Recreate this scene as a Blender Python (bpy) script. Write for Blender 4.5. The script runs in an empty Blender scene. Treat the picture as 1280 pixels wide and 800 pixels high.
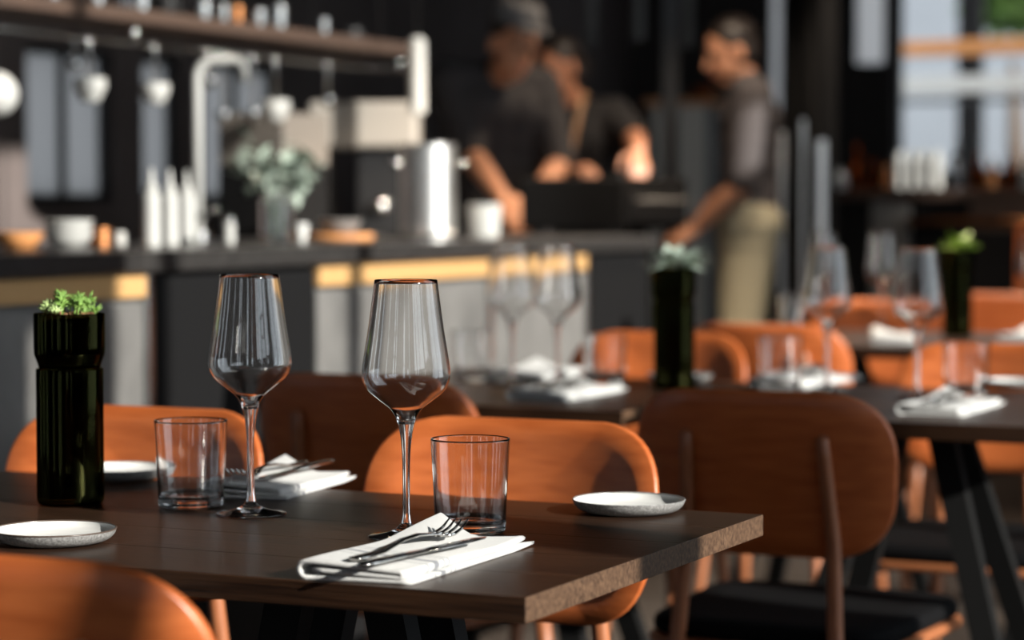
import bpy, bmesh, math, random
from mathutils import Vector, Matrix
from math import sin, cos, pi, radians, sqrt

# ------------------------------------------------------------------ camera, world, sun, exposure
S = bpy.context.scene
COL = S.collection
CAM_H = 1.075
PITCH = radians(2.747)
FPX = 3022.0
cam_d = bpy.data.cameras.new('camera')
cam = bpy.data.objects.new('camera', cam_d)
COL.objects.link(cam)
cam.location = (0, 0, CAM_H)
cam.rotation_euler = (pi / 2 - PITCH, 0, 0)
cam_d.lens = 85.0
cam_d.sensor_width = 36.0
cam_d.clip_end = 200
cam_d.dof.use_dof = True
cam_d.dof.focus_distance = 2.42
cam_d.dof.aperture_fstop = 3.6
S.camera = cam

SUN_EL = radians(22)
world = bpy.data.worlds.new('world')
S.world = world
world.use_nodes = True
bg = world.node_tree.nodes['Background']
bg.inputs['Color'].default_value = (0.86, 0.93, 1.0, 1)
bg.inputs['Strength'].default_value = 2.4
sun_d = bpy.data.lights.new('sun', 'SUN')
sun_d.energy = 11.0
sun_d.angle = radians(0.55)
sun_d.color = (1.0, 0.93, 0.84)
sun = bpy.data.objects.new('sun', sun_d)
COL.objects.link(sun)
SUN_AZ = radians(38)
_s = Vector((cos(SUN_EL) * cos(SUN_AZ), -cos(SUN_EL) * sin(SUN_AZ), sin(SUN_EL)))
sun.rotation_euler = _s.to_track_quat('Z', 'Y').to_euler()
sun.location = _s * 20

S.view_settings.view_transform = 'Standard'
S.view_settings.look = 'None'
S.view_settings.gamma = 1.0
S.view_settings.exposure = 0.0
S.cycles.max_bounces = 16
S.cycles.transmission_bounces = 16
S.cycles.transparent_max_bounces = 16
S.cycles.sample_clamp_indirect = 60.0
S.cycles.blur_glossy = 0.6

# ------------------------------------------------------------------ frames of reference
TH = radians(25.2)
CU, SU = cos(TH), sin(TH)


def uv(u, v, z=0.0):
    """room axes: u along the tables, v across them"""
    return Vector((CU * u + SU * v, -SU * u + CU * v, z))


def at(px, py, h):
    """the point at height h seen at a place of the photograph"""
    d = Vector(((px - 640) / FPX, 1, -(py - 400) / FPX))
    c, s = cos(PITCH), sin(PITCH)
    w = Vector((d.x, d.y * c + d.z * s, -d.y * s + d.z * c))
    t = (h - CAM_H) / w.z
    return Vector((w.x * t, w.y * t, h))


def on_u(px, u):
    """floor position on the plane u = const along a picture column"""
    r = (px - 640) / FPX
    z = u / (r * CU - SU)
    return Vector((r * z, z, 0))


def hz(py, y):
    return CAM_H - (py - 255) / FPX * y


def col_at(px, y):
    return Vector(((px - 640) / FPX * y, y, 0))


# ------------------------------------------------------------------ materials
def mat(name, color, rough=0.5, metal=0.0, spec=0.5, noise=None, bump=None, coat=0.0, emit=None, trans=0.0, sheen=0.0):
    """noise=(scale, other colour, (stretch)), bump=(scale, strength)"""
    m = bpy.data.materials.new(name)
    m.use_nodes = True
    nt = m.node_tree
    b = nt.nodes['Principled BSDF']
    b.inputs['Base Color'].default_value = (*color, 1)
    b.inputs['Roughness'].default_value = rough
    b.inputs['Metallic'].default_value = metal
    b.inputs['Specular IOR Level'].default_value = spec
    b.inputs['Coat Weight'].default_value = coat
    b.inputs['Sheen Weight'].default_value = sheen
    if emit:
        b.inputs['Emission Color'].default_value = (*emit[0], 1)
        b.inputs['Emission Strength'].default_value = emit[1]
    if noise or bump:
        tc = nt.nodes.new('ShaderNodeTexCoord')
    if noise:
        mp = nt.nodes.new('ShaderNodeMapping')
        mp.inputs['Scale'].default_value = noise[2] if len(noise) > 2 else (1, 1, 1)
        oi = nt.nodes.new('ShaderNodeObjectInfo')
        ad = nt.nodes.new('ShaderNodeVectorMath')
        ad.operation = 'MULTIPLY_ADD'
        ad.inputs[1].default_value = (7, 7, 7)
        nt.links.new(oi.outputs['Random'], ad.inputs[0])
        nt.links.new(tc.outputs['Object'], ad.inputs[2])
        nt.links.new(ad.outputs[0], mp.inputs['Vector'])
        n = nt.nodes.new('ShaderNodeTexNoise')
        n.inputs['Scale'].default_value = noise[0]
        n.inputs['Detail'].default_value = 6
        n.inputs['Distortion'].default_value = 0.15
        nt.links.new(mp.outputs[0], n.inputs['Vector'])
        rp = nt.nodes.new('ShaderNodeValToRGB')
        rp.color_ramp.elements[0].position = 0.32
        rp.color_ramp.elements[1].position = 0.68
        rp.color_ramp.elements[0].color = (*color, 1)
        rp.color_ramp.elements[1].color = (*noise[1], 1)
        nt.links.new(n.outputs['Fac'], rp.inputs['Fac'])
        nt.links.new(rp.outputs['Color'], b.inputs['Base Color'])
    if bump:
        n2 = nt.nodes.new('ShaderNodeTexNoise')
        n2.inputs['Scale'].default_value = bump[0]
        n2.inputs['Detail'].default_value = 4
        src = mp.outputs[0] if noise else tc.outputs['Object']
        nt.links.new(src, n2.inputs['Vector'])
        bp = nt.nodes.new('ShaderNodeBump')
        bp.inputs['Strength'].default_value = bump[1]
        bp.inputs['Distance'].default_value = 0.002
        nt.links.new(n2.outputs['Fac'], bp.inputs['Height'])
        nt.links.new(bp.outputs[0], b.inputs['Normal'])
    return m


def glass(name, color=(1, 1, 1), ior=1.48, rough=0.0):
    m = bpy.data.materials.new(name)
    m.use_nodes = True
    nt = m.node_tree
    nt.nodes.remove(nt.nodes['Principled BSDF'])
    g = nt.nodes.new('ShaderNodeBsdfGlass')
    g.inputs['Color'].default_value = (*color, 1)
    g.inputs['IOR'].default_value = ior
    g.inputs['Roughness'].default_value = rough
    nt.links.new(g.outputs[0], nt.nodes['Material Output'].inputs['Surface'])
    return m


def pane_glass(name, tint=(1, 1, 1), gloss=0.08, frosted=0.0):
    """a single sheet: lets light straight through (or scattered when frosted) and reflects a little"""
    m = bpy.data.materials.new(name)
    m.use_nodes = True
    nt = m.node_tree
    nt.nodes.remove(nt.nodes['Principled BSDF'])
    t = nt.nodes.new('ShaderNodeBsdfTranslucent' if frosted else 'ShaderNodeBsdfTransparent')
    t.inputs['Color'].default_value = (*tint, 1)
    g = nt.nodes.new('ShaderNodeBsdfGlossy')
    g.inputs['Roughness'].default_value = 0.05 if not frosted else 0.3
    mx = nt.nodes.new('ShaderNodeMixShader')
    mx.inputs[0].default_value = gloss
    nt.links.new(t.outputs[0], mx.inputs[1])
    nt.links.new(g.outputs[0], mx.inputs[2])
    nt.links.new(mx.outputs[0], nt.nodes['Material Output'].inputs['Surface'])
    return m


def linen_mat():
    m = mat('white_linen', (0.46, 0.46, 0.452), 0.9, sheen=0.2, bump=(900, 0.25))
    nt = m.node_tree
    b = nt.nodes['Principled BSDF']
    tc = nt.nodes.new('ShaderNodeTexCoord')
    sp = nt.nodes.new('ShaderNodeSeparateXYZ')
    nt.links.new(tc.outputs['Object'], sp.inputs[0])

    def band(c, w):
        s = nt.nodes.new('ShaderNodeMath'); s.operation = 'SUBTRACT'; s.inputs[1].default_value = c
        a = nt.nodes.new('ShaderNodeMath'); a.operation = 'ABSOLUTE'
        l = nt.nodes.new('ShaderNodeMath'); l.operation = 'LESS_THAN'; l.inputs[1].default_value = w
        nt.links.new(sp.outputs['Y'], s.inputs[0]); nt.links.new(s.outputs[0], a.inputs[0]); nt.links.new(a.outputs[0], l.inputs[0])
        return l.outputs[0]
    acc = None
    for c, w in ((-0.062, 0.005), (-0.046, 0.0012), (-0.078, 0.0012), (-0.037, 0.0012)):
        o = band(c, w)
        if acc is None:
            acc = o
        else:
            ad = nt.nodes.new('ShaderNodeMath'); ad.operation = 'MAXIMUM'
            nt.links.new(acc, ad.inputs[0]); nt.links.new(o, ad.inputs[1]); acc = ad.outputs[0]
    mx = nt.nodes.new('ShaderNodeMix'); mx.data_type = 'RGBA'
    mx.inputs['A'].default_value = (0.46, 0.46, 0.452, 1)
    mx.inputs['B'].default_value = (0.15, 0.155, 0.17, 1)
    nt.links.new(acc, mx.inputs['Factor'])
    nt.links.new(mx.outputs['Result'], b.inputs['Base Color'])
    return m


M = {}
M['table'] = mat('dark_walnut', (0.010, 0.0048, 0.0030), 0.33, noise=(9, (0.043, 0.0205, 0.0105), (0.8, 26, 26)), bump=(14, 0.2), spec=0.3)
M['table_end_sunlit'] = mat('walnut_end_sunlit', (0.040, 0.021, 0.012), 0.5, noise=(30, (0.115, 0.066, 0.038), (1, 8, 8)), spec=.3)  # lighter than the top: sunlight on the end faces put into the colour
M['chair'] = mat('cognac_plywood', (0.36, 0.082, 0.019), 0.38, noise=(11, (0.50, 0.132, 0.036), (1.0, 4, 7)), bump=(20, 0.12))
M['leg'] = mat('brown_beech', (0.26, 0.085, 0.032), 0.4, noise=(30, (0.33, 0.12, 0.05), (6, 6, 0.7)))
M['seat'] = mat('black_upholstery', (0.004, 0.004, 0.0045), 0.9, spec=.08, bump=(300, 0.2))
M['black'] = mat('black_metal', (0.010, 0.010, 0.011), 0.45)
M['matblack'] = mat('matt_black', (0.005, 0.005, 0.0055), 0.7, spec=.15)
M['legblack'] = mat('black_powder_coat', (0.006, 0.006, 0.006), 0.6, spec=.2)
M['steel'] = mat('brushed_steel', (0.62, 0.62, 0.61), 0.22, 1.0, noise=(40, (0.52, 0.52, 0.51), (9, 9, 0.4)))
M['cutlery'] = mat('polished_steel', (0.60, 0.58, 0.55), 0.12, 1.0)
M['glass'] = glass('clear_glass', ior=1.58, rough=0.04)
M['bottle'] = glass('dark_green_glass', (0.16, 0.165, 0.06), 1.62)
M['white'] = mat('white_glaze', (0.60, 0.60, 0.585), 0.22)
M['stone'] = mat('grey_stoneware', (0.11, 0.108, 0.105), 0.5, noise=(420, (0.27, 0.265, 0.26)))
M['rim'] = mat('dark_rim', (0.07, 0.05, 0.04), 0.3)
M['linen'] = linen_mat()
M['soil'] = mat('soil', (0.10, 0.045, 0.02), 0.95, noise=(300, (0.25, 0.13, 0.06)), bump=(300, 0.8))
M['succ'] = mat('succulent_green', (0.10, 0.20, 0.035), 0.5, noise=(60, (0.20, 0.34, 0.07)))
M['succ2'] = mat('pale_succulent', (0.28, 0.40, 0.14), 0.5, noise=(60, (0.45, 0.55, 0.25)))
M['leaf'] = mat('silvery_leaf', (0.40, 0.46, 0.40), 0.5, noise=(30, (0.27, 0.34, 0.28)))
M['lime'] = mat('lime_leaf', (0.25, 0.42, 0.05), 0.5)
M['floor'] = mat('dark_floor', (0.014, 0.010, 0.008), 0.5, noise=(6, (0.026, 0.018, 0.014), (0.6, 5, 1)))
M['wall'] = mat('charcoal_plaster', (0.030, 0.025, 0.024), 0.8, noise=(3, (0.045, 0.037, 0.035)))
M['kitchen_wall'] = mat('umber_plaster', (0.095, 0.074, 0.070), 0.8, noise=(3, (0.13, 0.105, 0.10)))
M['ceil'] = mat('black_ceiling', (0.012, 0.011, 0.011), 0.85)
M['frame'] = mat('window_frame_black', (0.012, 0.012, 0.013), 0.45)
M['pane'] = pane_glass('window_glass', (0.93, 0.96, 0.97), 0.06)
M['frost'] = pane_glass('frosted_glass', (0.135, 0.133, 0.132), 0.05, 1.0)
M['frost_far'] = pane_glass('tinted_frosted_glass', (0.55, 0.55, 0.55), 0.05, 1.0)
M['pale_unit'] = mat('pale_unit_paint', (0.60, 0.55, 0.48), 0.5)
M['dull_crate'] = mat('dull_beige_plastic', (0.15, 0.132, 0.115), 0.5)
M['counter'] = mat('counter_grey_metal', (0.13, 0.127, 0.123), 0.5, 0.3, noise=(8, (0.20, 0.195, 0.188)))
M['worktop'] = mat('black_stone', (0.018, 0.017, 0.017), 0.3, noise=(60, (0.035, 0.033, 0.032)))
M['oak'] = mat('oak_strip', (0.42, 0.24, 0.095), 0.5, noise=(20, (0.52, 0.31, 0.13), (1, 8, 8)))
M['shelf'] = mat('brown_shelf', (0.045, 0.027, 0.020), 0.6, noise=(20, (0.065, 0.038, 0.026), (8, 1, 8)))
M['cream'] = mat('cream_enamel', (0.30, 0.275, 0.245), 0.4)
M['satin'] = mat('satin_steel', (0.72, 0.72, 0.71), 0.38, 1.0)
M['copper'] = mat('copper', (0.80, 0.33, 0.13), 0.25, 1.0)
M['amber'] = glass('amber_glass', (0.65, 0.26, 0.08))
M['plastic'] = mat('white_plastic', (0.42, 0.42, 0.405), 0.35)
M['facade'] = mat('pale_facade', (0.26, 0.275, 0.30), 0.8, noise=(1.2, (0.30, 0.318, 0.345)))
M['brick'] = mat('dark_brick_front', (0.09, 0.06, 0.05), 0.85, noise=(2, (0.12, 0.08, 0.065)))
M['rail_white'] = mat('white_paint', (0.42, 0.42, 0.41), 0.5)
M['wood_orange'] = mat('oiled_wood', (0.50, 0.20, 0.07), 0.5, noise=(12, (0.60, 0.28, 0.10), (1, 8, 8)))
M['tree'] = mat('tree_leaf', (0.06, 0.13, 0.025), 0.6, noise=(5, (0.14, 0.24, 0.05)))
M['trunk'] = mat('bark', (0.10, 0.07, 0.05), 0.9)
M['ground'] = mat('paving', (0.08, 0.08, 0.075), 0.8)
M['skin'] = mat('skin', (0.50, 0.235, 0.135), 0.5)
M['skin2'] = mat('skin_tan', (0.46, 0.20, 0.11), 0.5)
M['shirt_black'] = mat('black_cotton', (0.014, 0.013, 0.014), 0.85, bump=(60, 0.4))
M['shirt_grey'] = mat('charcoal_cotton', (0.050, 0.043, 0.045), 0.85, bump=(60, 0.4))
M['shirt_cook'] = mat('faded_black_cotton', (0.032, 0.028, 0.029), 0.85, bump=(60, 0.4))
M['khaki'] = mat('khaki_cotton', (0.40, 0.36, 0.25), 0.85, bump=(60, 0.4))
M['denim'] = mat('dark_denim', (0.02, 0.022, 0.03), 0.85)
M['strap'] = mat('tan_leather', (0.42, 0.24, 0.13), 0.5)
M['hair'] = mat('dark_hair', (0.015, 0.010, 0.008), 0.5)
M['hat'] = mat('grey_felt', (0.10, 0.10, 0.105), 0.85)
M['eye'] = mat('dark_eye', (0.02, 0.015, 0.012), 0.2)
M['lips'] = mat('lips', (0.40, 0.13, 0.09), 0.5)
M['fill_bulb'] = mat('warm_fill_bulb', (1, .9, .8), .4, emit=((1, .78, .55), 12))  # glowing bulb of the added fill lamps over the kitchen
M['patch'] = mat('pale_print', (0.45, 0.45, 0.44), 0.8)


# ------------------------------------------------------------------ mesh helpers
def link(name, bm, material, parent=None, loc=None, smooth=True, rot=None):
    me = bpy.data.meshes.new(name)
    bmesh.ops.recalc_face_normals(bm, faces=bm.faces)
    bm.to_mesh(me)
    bm.free()
    if smooth:
        me.shade_smooth()
    mats = material if isinstance(material, (list, tuple)) else [material]
    for m in mats:
        me.materials.append(m)
    o = bpy.data.objects.new(name, me)
    COL.objects.link(o)
    if parent is not None:
        o.parent = parent
    if loc is not None:
        o.location = loc
    if rot is not None:
        o.rotation_euler = (0, 0, rot)
    return o


def sharp(o, deg=35):
    o.data.set_sharp_from_angle(angle=radians(deg))
    return o


def tag(o, label=None, cat=None, group=None, kind=None):
    if label: o['label'] = label
    if cat: o['category'] = cat
    if group: o['group'] = group
    if kind: o['kind'] = kind
    return o


def thing(name, label, cat, loc=(0, 0, 0), rot=0.0, group=None):
    o = bpy.data.objects.new(name, None)
    o.empty_display_size = 0.05
    COL.objects.link(o)
    o.location = loc
    o.rotation_euler = (0, 0, rot)
    return tag(o, label, cat, group)


def copy_tree(o, parent=None):
    c = o.copy()
    COL.objects.link(c)
    if parent is not None:
        c.parent = parent
    for ch in list(o.children):
        copy_tree(ch, c)
    return c


def dup(proto, loc, rot, label, group=None):
    c = copy_tree(proto)
    c.location = loc
    c.rotation_euler = (0, 0, rot)
    c['label'] = label
    if group:
        c['group'] = group
    return c


def box(bm, x0, x1, y0, y1, z0, z1, bev=0.0, T=None):
    g = bmesh.ops.create_cube(bm, size=1)
    vs = g['verts']
    for v in vs:
        v.co = Vector(((x0 + x1) / 2 + v.co.x * (x1 - x0), (y0 + y1) / 2 + v.co.y * (y1 - y0), (z0 + z1) / 2 + v.co.z * (z1 - z0)))
    if bev > 0:
        es = list({e for v in vs for e in v.link_edges})
        r = bmesh.ops.bevel(bm, geom=es, offset=bev, segments=2, affect='EDGES', profile=0.5)
        vs = list({v for f in r['faces'] for v in f.verts} | {v for v in vs if v.is_valid})
    if T is not None:
        for v in vs:
            v.co = T @ v.co
    return bm


def lathe(bm, prof, seg=48, T=None, closed=False):
    """prof: (r, z) points. r = 0 gives a pole"""
    rings = []
    for r, z in prof:
        if r < 1e-6:
            rings.append([bm.verts.new((0, 0, z))])
        else:
            rings.append([bm.verts.new((r * cos(2 * pi * k / seg), r * sin(2 * pi * k / seg), z)) for k in range(seg)])
    pairs = list(zip(rings, rings[1:]))
    if closed:
        pairs.append((rings[-1], rings[0]))
    for a, b in pairs:
        if len(a) == 1 and len(b) == 1:
            continue
        for k in range(seg):
            k2 = (k + 1) % seg
            if len(a) == 1:
                bm.faces.new((a[0], b[k], b[k2]))
            elif len(b) == 1:
                bm.faces.new((a[k], b[0], a[k2]))
            else:
                bm.faces.new((a[k], b[k], b[k2], a[k2]))
    if T is not None:
        for ring in rings:
            for v in ring:
                v.co = T @ v.co
    return bm


def smooth_prof(pts, n=6):
    """Catmull-Rom through (r, z) points"""
    out = []
    for i in range(len(pts) - 1):
        p0 = pts[max(i - 1, 0)]; p1 = pts[i]; p2 = pts[i + 1]; p3 = pts[min(i + 2, len(pts) - 1)]
        for k in range(n):
            t = k / n
            f = lambda a, b, c, d: 0.5 * (2 * b + (c - a) * t + (2 * a - 5 * b + 4 * c - d) * t * t + (3 * b - a - 3 * c + d) * t ** 3)
            out.append((max(f(p0[0], p1[0], p2[0], p3[0]), 0), f(p0[1], p1[1], p2[1], p3[1])))
    out.append(pts[-1])
    return out


def tube(bm, pts, rads, seg=10, caps=True):
    """a round bar along points with a radius at each"""
    pts = [Vector(p) for p in pts]
    if not isinstance(rads, (list, tuple)):
        rads = [rads] * len(pts)
    rings = []
    up = Vector((0.13, 0.29, 0.95)).normalized()
    prev = None
    for i, p in enumerate(pts):
        d = (pts[min(i + 1, len(pts) - 1)] - pts[max(i - 1, 0)])
        d = d.normalized() if d.length > 1e-9 else Vector((0, 0, 1))
        if prev is None:
            a = d.cross(up)
            if a.length < 1e-3:
                a = d.cross(Vector((1, 0, 0)))
        else:
            a = prev - d * prev.dot(d)
        a.normalize()
        prev = a
        b = d.cross(a)
        rings.append([bm.verts.new(p + (a * cos(2 * pi * k / seg) + b * sin(2 * pi * k / seg)) * rads[i]) for k in range(seg)])
    for A, B in zip(rings, rings[1:]):
        for k in range(seg):
            bm.faces.new((A[k], B[k], B[(k + 1) % seg], A[(k + 1) % seg]))
    if caps:
        bm.faces.new(rings[0][::-1])
        bm.faces.new(rings[-1])
    return bm


def rounded_outline(w0, w1, y0, y1, rad, n=8):
    """rounded trapezoid, w0 = half width at y0, w1 at y1; rad = (at y0, at y1)"""
    cs = [(-w0, y0, rad[0]), (w0, y0, rad[0]), (w1, y1, rad[1]), (-w1, y1, rad[1])]
    out = []
    for i, (x, y, r) in enumerate(cs):
        p = Vector((x, y)); a = Vector(cs[i - 1][:2]); b = Vector(cs[(i + 1) % 4][:2])
        da = (a - p).normalized(); db = (b - p).normalized()
        s, e = p + da * r, p + db * r
        for k in range(n + 1):
            t = k / n
            out.append((1 - t) ** 2 * s + 2 * t * (1 - t) * (p * 0.86 + (s + e) * 0.07) + t * t * e)
    return out


def slab(bm, outline, z0, z1, round_=0.0, dish=0.0):
    """flat slab from a 2D outline, its rim rounded"""
    c = sum(outline, Vector((0, 0))) / len(outline)
    prof = [(0.0, z0)] if round_ == 0 else []
    rings = []

    def ring(shrink, z, scale=None):
        vs = []
        for p in outline:
            d = p - c
            q = c + (d * scale if scale is not None else d * (1 - shrink / max(d.length, 1e-6)))
            vs.append(bm.verts.new((q.x, q.y, z)))
        rings.append(vs)
    r = max(round_, 1e-4)
    ring(0, z0, 0.3)
    ring(0, z0, 0.7)
    for k in range(5):
        a = -pi / 2 + pi * k / 4
        zz = (z0 + z1) / 2 + sin(a) * (z1 - z0) / 2
        ring(r * (1 - cos(a)), zz)
    ring(0, z1 - dish * 0.6, 0.7)
    ring(0, z1 - dish, 0.3)
    for A, B in zip(rings, rings[1:]):
        n = len(A)
        for k in range(n):
            bm.faces.new((A[k], B[k], B[(k + 1) % n], A[(k + 1) % n]))
    bm.faces.new(rings[0][::-1])
    bm.faces.new(rings[-1])
    return bm


def room_T(u, v, z=0.0):
    p = uv(u, v, z)
    return Matrix.Translation(p) @ Matrix.Rotation(-TH, 4, 'Z')


ROT = -TH            # local +x = u, local +y = v
FLIP = pi - TH

# ------------------------------------------------------------------ the setting
WALL_U, BACK_V, LEFT_U, FRONT_V, CEIL_Z = 1.6, 12.6, -5.2, -3.0, 4.7


def structure(name, bm, m, smooth=False, kind='structure', parent=None):
    o = link(name, bm, m, parent, smooth=smooth)
    if parent is None:
        tag(o, kind=kind)
    return o


RT = Matrix.Rotation(-TH, 4, 'Z')
bm = bmesh.new(); box(bm, LEFT_U - .2, WALL_U + .2, FRONT_V - .2, BACK_V + .2, -0.12, 0.0, T=RT)
structure('floor', bm, M['floor'])
bm = bmesh.new(); box(bm, LEFT_U - .2, WALL_U + .2, FRONT_V - .2, BACK_V + .2, CEIL_Z, CEIL_Z + .15, T=RT)
structure('ceiling', bm, M['ceil'])
bm = bmesh.new(); box(bm, WALL_U + .2, WALL_U + 2.4, -1, BACK_V, -0.3, -0.13, T=RT); box(bm, -40, WALL_U + .2, BACK_V + .2, 45, -0.3, -0.13, T=RT)
structure('ground', bm, M['ground'])


def wall_along_v(name, u0, u1, v0, v1, holes, m='wall'):
    """wall slab between u0..u1 running along v; holes = (va, vb, [(za, zb) ...]), sorted, not overlapping in v"""
    bm = bmesh.new()
    p = v0
    for a, b, zs in holes:
        if a > p: box(bm, u0, u1, p, a, 0, CEIL_Z, T=RT)
        z = 0
        for za, zb in zs:
            box(bm, u0, u1, a, b, z, za, T=RT)
            z = zb
        box(bm, u0, u1, a, b, z, CEIL_Z, T=RT)
        p = b
    if p < v1: box(bm, u0, u1, p, v1, 0, CEIL_Z, T=RT)
    return structure(name, bm, M[m])


def wall_along_u(name, v0, v1, u0, u1, holes):
    bm = bmesh.new()
    p = u0
    for a, b, zs in holes:
        if a > p: box(bm, p, a, v0, v1, 0, CEIL_Z, T=RT)
        z = 0
        for za, zb in zs:
            box(bm, a, b, v0, v1, z, za, T=RT)
            z = zb
        box(bm, a, b, v0, v1, z, CEIL_Z, T=RT)
        p = b
    if p < u1: box(bm, p, u1, v0, v1, 0, CEIL_Z, T=RT)
    return structure(name, bm, M['wall'])


n_window = [0]


def window(along, c0, c1, a, b, za, zb, pane, fw=0.05, bars=(), hbars=()):
    """frame and pane in an opening; along = 'v' or 'u'; c0..c1 wall thickness"""
    n_window[0] += 1
    w = bpy.data.objects.new('window_%d' % n_window[0], None)
    COL.objects.link(w); tag(w, kind='structure')
    bm = bmesh.new(); cm = (c0 + c1) / 2
    B = (lambda p, q, z0, z1: box(bm, cm - .03, cm + .03, p, q, z0, z1, T=RT)) if along == 'v' else (lambda p, q, z0, z1: box(bm, p, q, cm - .03, cm + .03, z0, z1, T=RT))
    B(a, a + fw, za, zb); B(b - fw, b, za, zb); B(a, b, za, za + fw); B(a, b, zb - fw, zb)
    link('window_frame', bm, M['frame'], w, smooth=False)
    for x, wd in bars:
        bm = bmesh.new(); B(x - wd / 2, x + wd / 2, za + fw, zb - fw)
        link('mullion', bm, M['frame'], w, smooth=False)
    for z, wd in hbars:
        bm = bmesh.new(); B(a + fw, b - fw, z - wd / 2, z + wd / 2)
        link('mullion', bm, M['frame'], w, smooth=False)
    bm = bmesh.new()
    if along == 'v':
        vs = [RT @ Vector(p) for p in ((cm, a, za), (cm, b, za), (cm, b, zb), (cm, a, zb))]
    else:
        vs = [RT @ Vector(p) for p in ((a, cm, za), (b, cm, za), (b, cm, zb), (a, cm, zb))]
    bm.faces.new([bm.verts.new(p) for p in vs])
    link('window_pane', bm, pane, w, smooth=False)
    return w


# window wall beside the tables, out of view: openings and bars shaped to throw sun patches
R_HOLES = [(-1.7, -1.4, [(.12, 2.8)], ()), (-0.2, 1.585, [(1.35, 2.5)], ((.30, .05), (.868, .03))), (1.66, 2.28, [(1.45, 2.5)], ((2.115, .055),)),
           (2.54, 2.60, [(2.03, 2.25), (2.34, 2.64)], ()), (2.78, 5.70, [(.4, 4.15)], ((2.97, .05), (3.75, .05))),
           (5.74, 6.25, [(1.3, 2.6)], ()), (6.58, 6.78, [(3.07, 3.37)], ()), (6.94, 7.13, [(3.05, 3.32)], ()), (8.58, 8.82, [(2.82, 3.18)], ())]
wall_along_v('wall_right', WALL_U, WALL_U + .12, FRONT_V, BACK_V, [h[:3] for h in R_HOLES])
for a, b, zs, bars in R_HOLES:
    for za, zb in zs:
        window('v', WALL_U, WALL_U + .12, a, b, za, zb, M['pane'], .04 if b - a > .5 else .012, bars)
# behind the camera
F_HOLES = [(-3.8, -3.5, [(.12, 2.8)]), (-1.85, -1.5, [(.12, 2.8)]), (-1.25, -1.0, [(.12, 2.8)]), (0.8, 1.3, [(.12, 2.8)])]
wall_along_u('wall_front', FRONT_V - .12, FRONT_V, LEFT_U, WALL_U + .12, F_HOLES)
for a, b, zs in F_HOLES:
    window('u', FRONT_V - .12, FRONT_V, a, b, *zs[0], M['pane'], .03, (), ((2.2, .05),))
# kitchen side, frosted panes
lv = lambda px: -LEFT_U / (SU - CU * (px - 640) / FPX) * (SU * (px - 640) / FPX + CU)   # v on the kitchen wall
L_HOLES = [(-1.4, -.9, [(.12, 2.8)]), (.2, .55, [(.12, 2.8)]), (1.5, 1.75, [(.12, 2.8)]), (lv(35), lv(146), [(1.08, 1.645)]), (lv(180), lv(229), [(1.08, 1.645)]), (lv(256), lv(352), [(1.08, 1.645)])]
wall_along_v('wall_left', LEFT_U - .12, LEFT_U, FRONT_V - .12, BACK_V, L_HOLES, 'kitchen_wall')
for a, b, zs in L_HOLES:
    window('v', LEFT_U - .12, LEFT_U, a, b, *zs[0], M['frost'] if a > 5 else M['pane'], .03, (((a + b) / 2, .012),) if a > 5 and b - a > .4 else ())
# far wall with the bright windows
rb = lambda px: BACK_V / (((px - 640) / FPX) * SU + CU) * (((px - 640) / FPX) * CU - SU)   # u on the far wall
B_HOLES = [(rb(952), rb(979), [(1.55, 3.0)]), (rb(1058), rb(1108), [(1.80, 3.0)]), (rb(1115), rb(1330), [(1.22, 3.0)])]
wall_along_u('wall_back', BACK_V, BACK_V + .12, LEFT_U - .12, WALL_U + .12, B_HOLES)
for i, (a, b, zs) in enumerate(B_HOLES):
    window('u', BACK_V, BACK_V + .12, a, b, *zs[0], M['frost_far'] if i < 2 else M['pane'], .03)

# outside the far windows: a pale house front, a railing, a beam and a tree
bm = bmesh.new(); box(bm, -12, 14, 19.0, 19.3, -.13, 7, T=RT)
o = structure('exterior_facade', bm, M['facade'])
t = thing('window_railing', 'white painted railing outside the bright far window', 'railing', uv(-4.6, 15.6, 0), ROT)
bm = bmesh.new(); box(bm, 0, 3.2, -.03, .03, 1.80, 1.91, .006); link('top_rail', bm, M['rail_white'], t, smooth=False)
bm = bmesh.new(); box(bm, 0, 3.2, -.015, .015, 1.735, 1.765); link('lower_rail', bm, M['frame'], t, smooth=False)
for k in range(4):
    bm = bmesh.new(); box(bm, -.015, .015, -.015, .015, -.13, 1.80); link('post', bm, M['frame'], t, (.02 + k * 1.05, 0, 0), smooth=False)
t = thing('wooden_crossbeam', 'orange oiled wooden beam and post outside the bright far window', 'beam', uv(-4.28, 14.6, 0), ROT)
bm = bmesh.new(); box(bm, 0, 3.2, -.05, .05, 1.985, 2.075, .004); link('crossbar', bm, M['wood_orange'], t, smooth=False)
bm = bmesh.new(); box(bm, -.02, .02, -.05, .05, -.13, 3.6); link('post', bm, M['wood_orange'], t, smooth=False)


r_ = (1211 - 640) / FPX
q = col_at(1211, 16.2 / (r_ * SU + CU))
t = thing('steel_post', 'black steel post outside the bright far window', 'post', (q.x, q.y, -.13), ROT)
bm = bmesh.new(); box(bm, -.08, .08, -.05, .05, 0, 4.6, .004); link('shaft', bm, M['matblack'], t, smooth=False)
bm = bmesh.new(); box(bm, -.12, .12, -.12, .12, 0, .015); link('base_plate', bm, M['matblack'], t, smooth=False)


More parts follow.
